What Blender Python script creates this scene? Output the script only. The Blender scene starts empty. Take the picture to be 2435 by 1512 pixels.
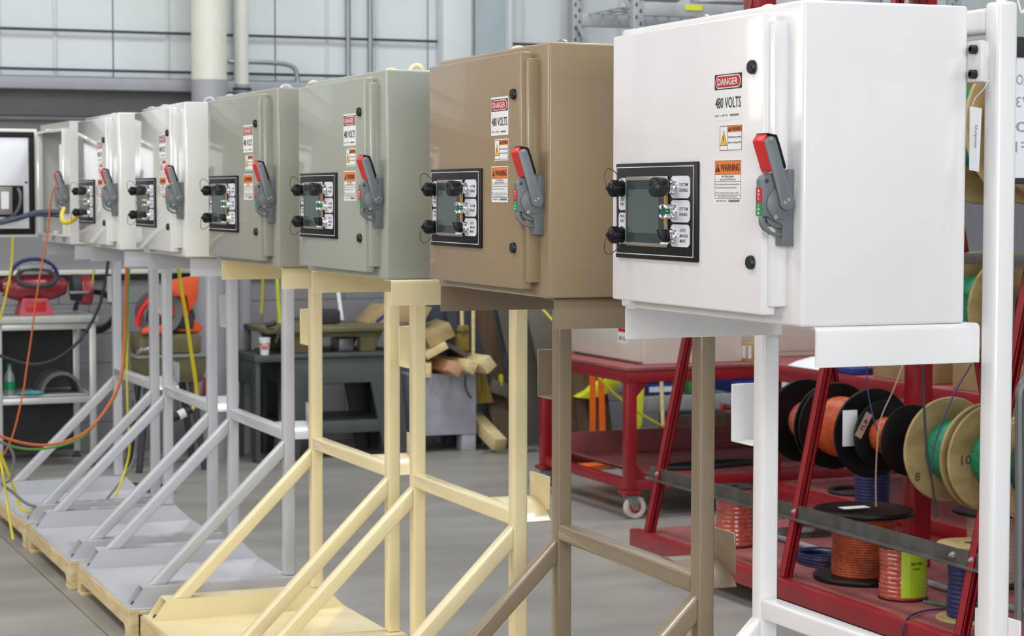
import bpy, bmesh, math, random
from mathutils import Vector, Matrix
random.seed(7)
S = bpy.context.scene
C = S.collection
PI = math.pi

# ------------------------------------------------------------------ camera
cam_d = bpy.data.cameras.new('camera'); cam = bpy.data.objects.new('camera', cam_d); C.objects.link(cam)
F, YAW, PITCH, ROLL = 5000.0, .3947, .0587, .0008
cam_d.sensor_fit = 'HORIZONTAL'; cam_d.sensor_width = 36.0; cam_d.lens = F * 36.0 / 2435.0
cam_d.clip_start = .05; cam_d.clip_end = 200
fw = Vector((math.sin(YAW) * math.cos(PITCH), math.cos(YAW) * math.cos(PITCH), -math.sin(PITCH)))
rt = Vector((math.cos(YAW), -math.sin(YAW), 0)); up = rt.cross(fw)
r2 = rt * math.cos(ROLL) + up * math.sin(ROLL); u2 = up * math.cos(ROLL) - rt * math.sin(ROLL)
M = Matrix((r2, u2, -fw)).transposed().to_4x4(); M.translation = Vector((-2.0046, -3.4183, 1.7384))
cam.matrix_world = M
cam_d.dof.use_dof = True; cam_d.dof.focus_distance = 4.9; cam_d.dof.aperture_fstop = 9.0
S.camera = cam

# ------------------------------------------------------------------ light
w = bpy.data.worlds.new('hall_ambient'); S.world = w; w.use_nodes = True
bg = w.node_tree.nodes['Background']; bg.inputs[0].default_value = (.90, .95, 1.0, 1); bg.inputs[1].default_value = .23
def area(name, loc, target, sx, sy, power, col):
    d = bpy.data.lights.new(name, 'AREA'); d.shape = 'RECTANGLE'; d.size = sx; d.size_y = sy; d.energy = power; d.color = col
    o = bpy.data.objects.new(name, d); C.objects.link(o); o.location = loc
    o.rotation_euler = (Vector(target) - Vector(loc)).to_track_quat('-Z', 'Y').to_euler()
    return o
for x, y, pw_ in [(-3.2, -2.5, 120), (-3.2, 2.5, 130), (-3.2, 7.2, 150), (2.2, -2.5, 105), (2.2, 2.5, 115), (2.2, 7.2, 130), (6.0, 6.0, 110)]:
    area('high_bay_lamp', (x, y, 6.6), (x, y, 0), 1.6, 1.2, pw_, (.96, .985, 1))
area('warm_bay_lamp', (-6.0, 3.6, 3.4), (0, 3.6, 1.5), 7.5, 1.6, 180, (1, .89, .81))
area('camera_side_fill', (-3.2, -8.0, 3.6), (.3, 1.5, 1.2), 3.4, 2.4, 130, (.95, .97, 1))  # added soft fill behind the camera, lifts the nearer cabinet sides
area('far_rear_fill', (-3.0, -16.0, 3.4), (.3, 3.0, 1.4), 9.0, 5.0, 950, (.93, .97, 1))  # added wide fill far behind the camera, evens brightness along the row
S.view_settings.view_transform = 'Standard'; S.view_settings.look = 'None'
S.view_settings.gamma = 1.0; S.view_settings.use_curve_mapping = False
S.view_settings.exposure = 0.12

# ------------------------------------------------------------------ materials
def lin(c):
    r = []
    for v in c:
        v = v / 255.0
        r.append(v / 12.92 if v <= .04045 else ((v + .055) / 1.055) ** 2.4)
    return (*r, 1)
MATS = {}
def mat(name, rgb, rough=.5, metal=0.0, coat=0.0, var=0.0, vscale=8.0, stretch=(1, 1, 1), rgb2=None, bump=0.0, bscale=200.0, spec=.5, trans=0.0, emit=0.0):
    if name in MATS: return MATS[name]
    m = bpy.data.materials.new(name); m.use_nodes = True
    nt = m.node_tree; b = nt.nodes['Principled BSDF']
    b.inputs['Base Color'].default_value = lin(rgb); b.inputs['Roughness'].default_value = rough
    b.inputs['Metallic'].default_value = metal; b.inputs['Coat Weight'].default_value = coat
    b.inputs['Coat Roughness'].default_value = .06; b.inputs['Specular IOR Level'].default_value = spec
    if trans: b.inputs['Transmission Weight'].default_value = trans
    if emit: b.inputs['Emission Color'].default_value = lin(rgb); b.inputs['Emission Strength'].default_value = emit
    tc = None
    def coords(sc):
        n = nt.nodes.new('ShaderNodeTexCoord'); mp = nt.nodes.new('ShaderNodeMapping')
        mp.inputs['Scale'].default_value = sc; nt.links.new(n.outputs['Object'], mp.inputs[0]); return mp
    if var or rgb2:
        mp = coords(stretch); nz = nt.nodes.new('ShaderNodeTexNoise'); nz.inputs['Scale'].default_value = vscale; nz.inputs['Detail'].default_value = 5
        nt.links.new(mp.outputs[0], nz.inputs['Vector'])
        rp = nt.nodes.new('ShaderNodeValToRGB'); nt.links.new(nz.outputs['Fac'], rp.inputs[0])
        c2 = rgb2 or tuple(v * (1 - var) for v in rgb)
        rp.color_ramp.elements[0].position = .32; rp.color_ramp.elements[1].position = .68
        rp.color_ramp.elements[0].color = lin(c2); rp.color_ramp.elements[1].color = lin(rgb)
        nt.links.new(rp.outputs[0], b.inputs['Base Color'])
    if bump:
        mp = coords((1, 1, 1)); nz = nt.nodes.new('ShaderNodeTexNoise'); nz.inputs['Scale'].default_value = bscale; nz.inputs['Detail'].default_value = 3
        nt.links.new(mp.outputs[0], nz.inputs['Vector'])
        bp = nt.nodes.new('ShaderNodeBump'); bp.inputs['Strength'].default_value = bump; bp.inputs['Distance'].default_value = .002
        nt.links.new(nz.outputs['Fac'], bp.inputs['Height']); nt.links.new(bp.outputs[0], b.inputs['Normal'])
    MATS[name] = m
    return m
def paint(name, rgb, rough=.32, coat=.5): return mat(name, rgb, rough, coat=coat, var=.03, vscale=3, bump=.035, bscale=350)
P_WHITE = paint('paint_white', (236, 233, 233)); P_TAN = paint('paint_tan', (152, 131, 100), .36, .35)
P_GREY = paint('paint_sage_grey', (164, 168, 155), .33, .4); P_GREY2 = paint('paint_sage_grey_dark', (154, 154, 142), .33, .4)
P_PALE = paint('paint_pale_grey', (225, 225, 220), .12, 1.0)
P_STAND_W = paint('stand_white', (238, 236, 236)); P_STAND_T = paint('stand_tan', (140, 123, 98))
P_CREAM = paint('stand_cream', (238, 223, 177)); P_STAND_G = paint('stand_light_grey', (192, 193, 197))
M_BLACK = mat('black_plastic', (22, 22, 24), .4, bump=.05); M_GASKET = mat('black_gasket', (15, 14, 14), .7, var=.1)
M_BLACKP = mat('black_panel_print', (22, 22, 23), .42, bump=.05, bscale=500, spec=.25); M_BLKGLOSS = mat('black_gloss', (10, 10, 11), .42, spec=.3)
M_GREYC = mat('cast_grey', (108, 114, 117), .42, var=.05, bump=.15, bscale=600); M_GREYL = mat('lever_grey', (114, 120, 124), .36, var=.04, bump=.06)
M_RED = mat('grip_red', (226, 22, 20), .35, var=.06); M_CHROME = mat('chrome', (225, 225, 228), .08, metal=1.0, var=.02)
M_LABEL = mat('label_white', (238, 238, 236), .35, var=.02); M_PLATE = mat('legend_white', (224, 224, 232), .35, var=.02)
M_INK = mat('print_black', (24, 24, 26), .5, var=.05); M_ORANGE = mat('print_orange', (233, 122, 42), .45, var=.03)
M_DRED = mat('print_red', (190, 30, 38), .4, var=.03); M_YEL = mat('print_yellow', (240, 186, 30), .45, var=.03)
M_DISP = mat('display_glass', (54, 66, 66), .08, var=.06, vscale=3); M_DISP2 = mat('display_active', (84, 98, 96), .1, var=.06, vscale=3)
M_BEZ = mat('bezel_taupe', (150, 146, 136), .35, metal=.2, var=.04); M_GREENL = mat('green_lens', (10, 110, 60), .2, var=.1)
M_GREEN = mat('print_green', (28, 140, 80), .4, var=.03); M_AMBER = mat('amber_tape', (206, 150, 20), .4, var=.1)
M_WIRE = mat('thin_cord', (70, 68, 62), .5, var=.05)
M_WOOD = mat('pallet_pine', (222, 203, 160), .75, rgb2=(196, 172, 122), vscale=5, stretch=(7, 1, 9), bump=.2, bscale=60)
M_WOOD2 = mat('pine_bright', (226, 208, 160), .7, rgb2=(204, 180, 128), vscale=6, stretch=(1, 8, 8), bump=.2, bscale=60)
M_WOODD = mat('wood_brown', (98, 78, 56), .8, rgb2=(76, 60, 44), vscale=2.5, stretch=(5, 1, .8), bump=.1, bscale=60)
M_PLY = mat('plywood', (180, 158, 110), .65, rgb2=(146, 122, 78), vscale=3, stretch=(2, 1, 5), bump=.15, bscale=60)
M_FLOOR = mat('concrete_floor', (158, 155, 148), .42, rgb2=(138, 135, 128), vscale=1.3, stretch=(.7, 2.0, 1), bump=.1, bscale=40)
M_BLOCK = mat('block_paint', (141, 140, 144), .6, var=.05, vscale=4, bump=.3, bscale=90)
M_MORTAR = mat('mortar', (134, 133, 137), .8, var=.08, bump=.2, bscale=120)
M_PANEL = mat('wall_panel_white', (204, 211, 212), .5, var=.03, vscale=2); M_BEAM = mat('beam_grey', (152, 154, 161), .5, var=.04)
M_DARKST = mat('dark_steel', (70, 72, 78), .5, metal=.3, var=.08); M_PIPEW = mat('pipe_cream', (218, 218, 206), .45, var=.03)
M_COLG = mat('column_grey', (158, 160, 165), .5, var=.03); M_COND = mat('conduit_galvanised', (150, 160, 160), .4, metal=.5, var=.06)
M_REDP = mat('cart_red', (152, 21, 32), .38, coat=.2, var=.12, vscale=6, bump=.1, bscale=80)
M_REDSHEEN = mat('deck_red_sheen', (156, 82, 82), .6, var=.18, vscale=5, bump=.15, bscale=80)  # pinkish red has the light sheen of the deck tops in its colour
M_STEEL = mat('mill_steel', (112, 112, 112), .42, metal=.6, rgb2=(92, 84, 76), vscale=9, bump=.15, bscale=60)
M_SHELF = mat('galv_shelf', (172, 176, 178), .4, metal=.35, var=.08); M_ALU = mat('aluminium_profile', (196, 198, 194), .35, metal=.35, var=.04)
M_GRIND = mat('grinder_red', (152, 36, 46), .4, coat=.2, var=.2, vscale=9); M_NAVY = mat('strap_navy', (30, 34, 96), .5, var=.1)
M_BENCH = mat('bench_green_grey', (76, 84, 82), .5, var=.08); M_OLIVE = mat('machine_olive', (118, 112, 80), .55, rgb2=(92, 86, 60), vscale=5)
M_BOXW = mat('painted_chest', (176, 178, 190), .55, rgb2=(156, 158, 170), vscale=6, bump=.15)
M_ORSAW = mat('saw_orange', (228, 92, 44), .45, var=.08); M_HIVIS = mat('hivis_yellow', (214, 222, 46), .7, var=.08); M_HIOR = mat('strap_orange', (244, 104, 20), .6, var=.06)
M_BRISTLE = mat('broom_straw', (150, 128, 50), .9, rgb2=(112, 94, 34), vscale=30, stretch=(4, 4, .3), bump=.4, bscale=200)
M_DARKR = mat('dark_rubber', (52, 52, 56), .7, var=.1); M_GREYW = mat('weathered_board', (104, 98, 88), .8, rgb2=(78, 72, 64), vscale=4, stretch=(5, 5, .6), bump=.3, bscale=60)
M_CORDY = mat('cord_yellow', (216, 196, 30), .45, var=.06); M_CORDO = mat('cord_orange', (200, 98, 42), .45, var=.06); M_CORDG = mat('cord_green', (84, 146, 50), .45, var=.06)
M_CORDK = mat('cord_black', (34, 36, 42), .5, var=.06); M_CORDGR = mat('cord_grey', (112, 112, 114), .5, var=.06)
M_BLUEW = mat('wire_blue', (38, 44, 104), .45, rgb2=(24, 28, 70), vscale=60, bump=.3); M_TEAL = mat('loom_teal', (72, 84, 90), .5, rgb2=(52, 62, 88), vscale=30)
M_ORW = mat('wire_orange', (208, 86, 22), .4, rgb2=(156, 58, 18), vscale=40, bump=.3); M_ORP = mat('wire_orange_purple', (206, 96, 44), .45, rgb2=(150, 84, 92), vscale=45, bump=.3)
M_ORD = mat('wire_orange_dirty', (176, 74, 22), .45, rgb2=(120, 50, 30), vscale=50, bump=.3); M_PINK = mat('wire_wrapped_pink', (196, 92, 66), .12, rgb2=(150, 60, 60), vscale=50, coat=1.0, bump=.6, bscale=70)
M_GREENW = mat('wire_green', (22, 150, 100), .4, rgb2=(16, 112, 84), vscale=40, bump=.3); M_LIME = mat('label_lime', (170, 206, 30), .3, coat=.6, var=.06)
M_CARD = mat('cardboard', (176, 150, 108), .8, var=.06); M_PAPER = mat('paper', (232, 234, 238), .6, var=.02); M_BEIGE = mat('enclosure_beige', (222, 218, 206), .35, coat=.3, var=.03)
M_KRAFT = mat('kraft_tag', (176, 150, 132), .8, var=.05); M_GROUT = mat('joint_dark', (112, 111, 107), .8, var=.1)
M_RUBW = mat('caster_rim', (214, 206, 196), .5, var=.06); M_GALV = mat('caster_grey', (142, 146, 144), .45, metal=.3, var=.1)
M_BLUEB = mat('bin_blue', (34, 52, 130), .5, var=.08); M_GREENB = mat('bin_green', (76, 140, 76), .5, var=.1); M_BAG = mat('plastic_bag', (206, 206, 214), .3, rgb2=(168, 162, 170), vscale=9, bump=.6, bscale=30)
M_GLASSG = mat('bottle_green', (30, 140, 84), .2, var=.1); M_CLOTH = mat('cloth_teal', (70, 150, 156), .9, rgb2=(50, 110, 120), vscale=14); M_MOP = mat('mop_grey', (122, 118, 112), .95, rgb2=(88, 84, 80), vscale=60, bump=.8, bscale=120)
M_GREYT = mat('tube_grey', (104, 106, 108), .4, metal=.3, var=.05); M_SLATE = mat('slate_bag', (66, 68, 78), .8, var=.1); M_CONC = mat('sheet_grey', (104, 98, 88), .75, var=.12, vscale=3)

# ------------------------------------------------------------------ mesh helpers
class MB:
    def __init__(s): s.bm = bmesh.new()
    def hexa(s, p):
        v = [s.bm.verts.new(q) for q in p]
        for f in ((0, 3, 2, 1), (4, 5, 6, 7), (0, 1, 5, 4), (1, 2, 6, 5), (2, 3, 7, 6), (3, 0, 4, 7)):
            s.bm.faces.new([v[i] for i in f])
        return s
    def box(s, x0, x1, y0, y1, z0, z1):
        return s.hexa([(x0, y0, z0), (x1, y0, z0), (x1, y1, z0), (x0, y1, z0), (x0, y0, z1), (x1, y0, z1), (x1, y1, z1), (x0, y1, z1)])
    def bar(s, a, b, w, h, upv=(0, 0, 1)):
        a, b = Vector(a), Vector(b); d = (b - a).normalized(); u = Vector(upv)
        if abs(d.dot(u)) > .98: u = Vector((1, 0, 0))
        sx = d.cross(u).normalized() * (w / 2); sy = sx.cross(d).normalized() * (h / 2)
        return s.hexa([a - sx - sy, a + sx - sy, b + sx - sy, b - sx - sy, a - sx + sy, a + sx + sy, b + sx + sy, b - sx + sy])
    def prism(s, poly, axis, a, b):
        def pt(p, t): return {'x': (t, p[0], p[1]), 'y': (p[0], t, p[1]), 'z': (p[0], p[1], t)}[axis]
        A = [s.bm.verts.new(pt(p, a)) for p in poly]; B = [s.bm.verts.new(pt(p, b)) for p in poly]; n = len(poly)
        s.bm.faces.new(A); s.bm.faces.new(B[::-1])
        for i in range(n): s.bm.faces.new([A[i], B[i], B[(i + 1) % n], A[(i + 1) % n]])
        return s
    def lathe(s, prof, o, d, n=24, close=True):
        o, d = Vector(o), Vector(d).normalized(); u = d.orthogonal().normalized(); v = d.cross(u); rings = []
        for r, t in prof:
            rings.append([s.bm.verts.new(o + d * t + (u * math.cos(k * 2 * PI / n) + v * math.sin(k * 2 * PI / n)) * max(r, 1e-4)) for k in range(n)])
        for a, b in zip(rings, rings[1:]):
            for k in range(n): s.bm.faces.new([a[k], a[(k + 1) % n], b[(k + 1) % n], b[k]])
        if close: s.bm.faces.new(rings[0][::-1]); s.bm.faces.new(rings[-1])
        return s
    def cyl(s, a, b, r, n=16):
        a, b = Vector(a), Vector(b); return s.lathe([(r, 0), (r, (b - a).length)], a, b - a, n)
    def tube(s, pts, r, n=8, smooth=4, closed=False):
        P = [Vector(p) for p in pts]
        if smooth > 1 and len(P) > 2:
            Q = []; m = len(P)
            for i in range(m if closed else m - 1):
                if closed: p0, p1, p2, p3 = P[i - 1], P[i], P[(i + 1) % m], P[(i + 2) % m]
                else: p0, p1, p2, p3 = P[max(i - 1, 0)], P[i], P[i + 1], P[min(i + 2, m - 1)]
                for k in range(smooth):
                    t = k / smooth
                    Q.append(.5 * ((2 * p1) + (p2 - p0) * t + (2 * p0 - 5 * p1 + 4 * p2 - p3) * t * t + (3 * p1 - p0 - 3 * p2 + p3) * t ** 3))
            if not closed: Q.append(P[-1])
            P = Q
        m = len(P); rings = []; u = None
        for i in range(m):
            d = ((P[(i + 1) % m] - P[i - 1]) if closed else (P[min(i + 1, m - 1)] - P[max(i - 1, 0)])).normalized()
            if u is None: u = d.orthogonal().normalized()
            u = (u - d * u.dot(d)).normalized(); v = d.cross(u)
            rings.append([s.bm.verts.new(P[i] + (u * math.cos(k * 2 * PI / n) + v * math.sin(k * 2 * PI / n)) * r) for k in range(n)])
        prs = list(zip(rings, rings[1:])) + ([(rings[-1], rings[0])] if closed else [])
        for a, b in prs:
            for k in range(n): s.bm.faces.new([a[k], a[(k + 1) % n], b[(k + 1) % n], b[k]])
        if not closed: s.bm.faces.new(rings[0][::-1]); s.bm.faces.new(rings[-1])
        return s
    def torus(s, c, d, R, r, n=20, k=8):
        c, d = Vector(c), Vector(d).normalized(); u = d.orthogonal().normalized(); v = d.cross(u)
        return s.tube([c + (u * math.cos(i * 2 * PI / n) + v * math.sin(i * 2 * PI / n)) * R for i in range(n)], r, k, 1, True)
    def mesh(s, name, bevel=0.0, seg=2, smooth=False):
        bmesh.ops.recalc_face_normals(s.bm, faces=s.bm.faces[:])
        if bevel:
            es = [e for e in s.bm.edges if len(e.link_faces) == 2 and e.calc_face_angle(0) > .5]
            bmesh.ops.bevel(s.bm, geom=es, offset=bevel, offset_type='OFFSET', segments=seg, affect='EDGES', profile=.5, clamp_overlap=True)
        for f in s.bm.faces: f.smooth = smooth or bool(bevel)
        if smooth or bevel:
            for e in s.bm.edges:
                if len(e.link_faces) == 2 and e.calc_face_angle(0) > .7: e.smooth = False
        me = bpy.data.meshes.new(name); s.bm.to_mesh(me); s.bm.free()
        return me
    def obj(s, name, m, parent=None, bevel=0.0, seg=2, smooth=False):
        return put(name, s.mesh(name, bevel, seg, smooth), m, parent)
def put(name, me, m, parent=None):
    o = bpy.data.objects.new(name, me); C.objects.link(o)
    if parent is not None: o.parent = parent
    if not me.materials: me.materials.append(m)
    elif me.materials[0] != m:
        o.material_slots[0].link = 'OBJECT'; o.material_slots[0].material = m
    return o
def tag(o, label=None, cat=None, group=None, kind=None):
    if label: o['label'] = label
    if cat: o['category'] = cat
    if group: o['group'] = group
    if kind: o['kind'] = kind
    return o
def empty(name, loc, label, cat, group=None, rz=0):
    o = bpy.data.objects.new(name, None); C.objects.link(o); o.location = loc; o.rotation_euler = (0, 0, rz); o.empty_display_size = .1
    return tag(o, label, cat, group)
def struct(o): o['kind'] = 'structure'; return o
TXT = {}
def text_mesh(body, w, h):
    key = (body, w, h)
    if key in TXT: return TXT[key]
    cu = bpy.data.curves.new('t', 'FONT'); cu.body = body; cu.resolution_u = 2; cu.align_x = 'CENTER'; cu.offset = .012 if h > .009 else .006
    ob = bpy.data.objects.new('t', cu); C.objects.link(ob)
    dg = bpy.context.evaluated_depsgraph_get(); me = bpy.data.meshes.new_from_object(ob.evaluated_get(dg))
    bpy.data.objects.remove(ob); me.materials.clear()
    xs = [v.co.x for v in me.vertices]; ys = [v.co.y for v in me.vertices]
    cx, cy = (min(xs) + max(xs)) / 2, (min(ys) + max(ys)) / 2; sx, sy = w / (max(xs) - min(xs)), h / (max(ys) - min(ys))
    for v in me.vertices: v.co = Vector(((v.co.x - cx) * sx, (v.co.y - cy) * sy, 0))
    TXT[key] = me
    return me
ON_DOOR = Matrix(((0, 0, -1), (-1, 0, 0), (0, 1, 0))).to_4x4()     # reads from the -X side
def text(name, body, w, h, m, parent, x, y, z, rot=ON_DOOR):
    o = put(name, text_mesh(body, w, h), m, parent); mm = rot.copy(); mm.translation = (x, y, z); o.matrix_local = mm
    return o
# ------------------------------------------------------------------ setting
floor = struct(MB().box(-14, 14, -10, 11.2, -.1, 0).obj('floor', M_FLOOR))
MB().box(-.324, -.316, -8, 10.6, -.01, .0006).obj('control_joint', M_GROUT, floor)
wall = struct(MB().box(-8, 12, 10.72, 11.1, 0, 2.6).obj('wall_back', M_MORTAR))
MB().box(-8, 12, 10.70, 10.722, 1.2, 2.45).obj('upper_wall_sheet', M_BLOCK, wall)
bw = MB().box(.002, .398, 10.713, 10.76, .002, .198).mesh('block', .002, 1)
for r in range(6):
    for k in range(17):
        o = put('block', bw, M_BLOCK, wall); o.location = (-1.2 + .4 * k + (.2 if r % 2 else 0), 0, .2 * r)
uw = struct(MB().box(-8, 12, 10.42, 10.72, 2.43, 7.5).obj('wall_back_upper', M_BEAM))
pw = MB().box(.0025, 1.0975, 10.395, 10.425, 2.5, 7.4).mesh('panel', .004, 1)
for k in range(-3, 8):
    o = put('wall_panel', pw, M_PANEL, uw); o.location = (.914 + 1.1 * k, 0, 0)
    for q in (.36, .72):
        MB().box(q - .012, q + .012, 10.386, 10.396, 2.5, 7.4).obj('panel_rib', M_PANEL, uw, .004).location = (.914 + 1.1 * k, 0, 0)
t = struct(MB().box(-8, 12, 10.28, 10.44, 2.415, 2.492).obj('trim_1', M_BEAM, None, .004))
for i, z in enumerate((2.545, 2.80)):
    t = struct(MB().cyl((-8, 10.36, z), (12, 10.36, z), .009, 10).obj('trim_%d' % (i + 2), M_DARKST, None, 0, 2, True))
t = struct(MB().cyl((-8, 10.66, 2.24), (1.0, 10.66, 2.24), .02, 12).obj('trim_4', M_COND, None, 0, 2, True))
t = struct(MB().box(-8, 12, 10.66, 10.708, 1.200, 1.232).obj('trim_5', M_PIPEW, None, .006))
t = struct(MB().box(-8, 12, 10.68, 10.708, 1.165, 1.198).obj('trim_6', M_CORDK, None, .003))
# columns and pipes on the wall
o = empty('round_column', (1.48, 10.1, 0), 'thick round steel column, cream above and grey below, before the wall', 'column')
MB().cyl((0, 0, 2.484), (0, 0, 7.4), .115, 32).obj('upper_shaft', M_PIPEW, o, 0, 2, True)
MB().cyl((0, 0, 0), (0, 0, 2.484), .116, 32).obj('lower_shaft', M_COLG, o, 0, 2, True)
o = empty('downpipe', (1.75, 10.3, 0), 'slim cream downpipe just right of the thick round column', 'pipe')
MB().cyl((0, 0, 2.47), (0, 0, 7.4), .05, 24).obj('upper_pipe', M_PIPEW, o, 0, 2, True)
MB().cyl((0, 0, 0), (0, 0, 2.47), .056, 24).obj('lower_sleeve', M_COLG, o, 0, 2, True)
for q in (2.36, 2.4, 2.44): MB().torus((0, 0, q), (0, 0, 1), .062, .008).obj('band', M_DARKST, o, 0, 2, True)
o = tag(MB().tube([(1.66, 10.3, 2.62), (1.95, 10.3, 2.62), (2.1, 10.3, 2.6), (2.14, 10.3, 2.52), (2.15, 10.3, 2.3)], .016, 10).obj('bent_conduit', M_COND, None, 0, 2, True), 'bent galvanised conduit curving down beside the slim cream downpipe', 'conduit')
for x, lb in ((2.52, 'left one of the two thin vertical conduits on the white wall'), (2.68, 'right one of the two thin vertical conduits on the white wall')):
    o = tag(MB().cyl((x, 10.36, 2.5), (x, 10.36, 7.4), .018, 12).obj('vertical_conduit', M_COND, None, 0, 2, True), lb, 'conduit', 'thin conduits on the wall')
o = empty('steel_column', (3.53, 10.31, 0), 'wide white steel column with a blue grey web beside it', 'column')
MB().box(-.36, -.15, -.07, .08, 0, 7.4).obj('flange', M_PANEL, o, .006)
MB().cyl((-.12, .0, 0), (-.12, 0, 7.4), .022, 12).obj('conduit', M_COND, o, 0, 2, True)
MB().box(-.1, .13, 0, .05, 0, 7.4).obj('web', mat('web_blue_grey', (166, 178, 184), .5, var=.04), o, .004)
MB().box(.13, .16, -.07, .08, 0, 7.4).obj('flange', M_PANEL, o, .004)

# ------------------------------------------------------------------ stands on pallets
SP = 1.1769
STAND = [(.0003, -.0096, .0001), (-.0034, .0233, -.0186), (-.0067, .0159, -.0091), (.0031, -.0037, .0002), (-.0187, .0223, -.0129), (-.0258, .0276, -.008), (-.0209, .0194, -.0014)]
CABS = [(.005, -.0007, -.0093), (.0043, .0021, -.0247), (.0139, .0226, -.0053), (.0145, -.0325, .01), (-.0089, -.0023, -.0123), (-.0179, .0051, -.0098), (-.0109, .0056, .0027)]
ww = .047
SM = {}
SM['post'] = [MB().box(.398, .398 + ww, -ww, 0, .204, 2.107).mesh('post', .009, 3), MB().box(.398, .398 + ww, .85, .85 + ww, .204, 2.107).mesh('post', .009, 3)]
SM['top_rail'] = [MB().box(.398, .398 + ww, 0, .85, 2.05, 2.097).mesh('top_rail', .008, 3)]
SM['cross_tube'] = [MB().box(.398, .398 + ww, 0, .85, .75, .797).mesh('cross_tube', .008, 3)]
br = []
for y0 in (-ww, .85):
    br.append(MB().prism([(.40, .752), (.40, .6855), (-.0855, .202), (-.152, .202)], 'y', y0, y0 + ww).mesh('brace', .008, 3))
SM['brace'] = br
def runner(y0, y1):
    b = MB(); t = .005; z0, z1 = .128, .204
    f = lambda z: -.235 + (z - z0) * .055 / .076; g = lambda z: .525 - (z - z0) * .075 / .076
    for a, c in ((y0, y0 + t), (y1 - t, y1)): b.prism([(f(z0), z0), (g(z0), z0), (g(z1), z1), (f(z1), z1)], 'y', a, c)
    for a, c in ((z0, z0 + t), (z1 - t, z1)): b.prism([(f(a), a), (g(a), a), (g(c), c), (f(c), c)], 'y', y0 + t, y1 - t)
    return b.mesh('runner')
SM['runner'] = [runner(-.085, .015), runner(.835, .935)]
SM['base_plate'] = [MB().box(-.245, .53, -.12, .97, .122, .128).mesh('base_plate', .001, 1)]
def lbr(near):
    # bent angle plate carrying the cabinet
    t = .005; R = .012; pts = []
    if near:
        pts = [(.07, 1.49), (R, 1.49)] + [(R - R * math.sin(a), 1.49 - R + R * math.cos(a)) for a in (PI / 8, PI / 4, 3 * PI / 8)] + [(0, 1.49 - R), (0, 1.414), (t, 1.414), (t, 1.49 - R)] + [(R - (R - t) * math.sin(a), 1.49 - R + (R - t) * math.cos(a)) for a in (3 * PI / 8, PI / 4, PI / 8)] + [(R, 1.49 - t), (.07, 1.49 - t)]
        return MB().prism(pts, 'x', .033, .398).mesh('cabinet_bracket', 0, 1, True)
    pts = [(.78, 1.49), (.85 - R, 1.49)] + [(.85 - R + R * math.sin(a), 1.49 - R + R * math.cos(a)) for a in (PI / 8, PI / 4, 3 * PI / 8)] + [(.85, 1.49 - R), (.85, 1.414), (.85 - t, 1.414), (.85 - t, 1.49 - R)] + [(.85 - R + (R - t) * math.sin(a), 1.49 - R + (R - t) * math.cos(a)) for a in (3 * PI / 8, PI / 4, PI / 8)] + [(.85 - R, 1.49 - t), (.78, 1.49 - t)]
    return MB().prism(pts, 'x', .045, .445).mesh('cabinet_bracket', 0, 1, True)
SM['cabinet_bracket'] = [lbr(True), lbr(False)]
hk = MB(); hk.box(.398, .445, .897, .996, 1.150, 1.155); hk.box(.398, .46, .996, 1.001, 1.150, 1.288)
SM['cable_hook'] = [hk.mesh('cable_hook', .0015, 1)]
sad = []
R = .182
for i in range(9):
    a = -.835 + 1.67 * i / 8; sad.append((.22 + R * math.sin(a), .80 - R + R * math.cos(a)))
sadp = sad + [(.22 + (R - .004) * math.sin(-.835 + 1.67 * i / 8), .80 - R + (R - .004) * math.cos(-.835 + 1.67 * i / 8)) for i in range(8, -1, -1)]
SM['cable_saddle'] = [MB().prism(sadp, 'x', .445, .575).mesh('cable_saddle', 0, 1, True)]
SM['saddle_stop'] = [MB().box(.575, .58, .10, .255, .77, .873).mesh('saddle_stop', .0016, 2)]
def eye(y):
    b = MB(); b.cyl((.4215, y, 2.10), (.4215, y, 2.125), .011, 12); b.torus((.4215, y, 2.148), (.3, 1, 0), .022, .008, 18, 8)
    return b.mesh('lifting_eye', 0, 1, True)
SM['lifting_eye'] = [eye(-.0235), eye(.8735)]
sb = MB()
for y in (-.035, .88): sb.lathe([(.011, 0), (.011, .004), (.007, .006), (.006, .010)], (-.215, y, .133), (0, 0, 1), 6)
SM['anchor_bolt'] = [sb.mesh('anchor_bolt')]
SCOL = [P_STAND_W, P_STAND_T, P_CREAM, P_CREAM, P_STAND_G, P_STAND_G, P_STAND_G]
SLAB = ['glossy white tube stand nearest the camera', 'tan brown tube stand, second from the camera',
        'cream tube stand under the sage cabinet next to the tan one', 'cream tube stand next to the light grey stands',
        'light grey tube stand next to the cream stands', 'light grey tube stand in the middle of the three grey ones',
        'light grey tube stand farthest from the camera, with cords hanging on it']
for n in range(7):
    dx, dy, dr = STAND[n]
    e = empty('cabinet_stand', (dx, n * SP + dy, 0), SLAB[n], 'stand', 'row of cabinet stands', dr)
    for k, ms in SM.items():
        for me in ms:
            nm = {'weld_beads': 'weld_bead'}.get(k, k)
            o = put(nm, me, M_DARKST if k == 'anchor_bolt' else SCOL[n], e)
            if k in ('weld_beads', 'anchor_bolt'): o['kind'] = 'stuff'

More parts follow.
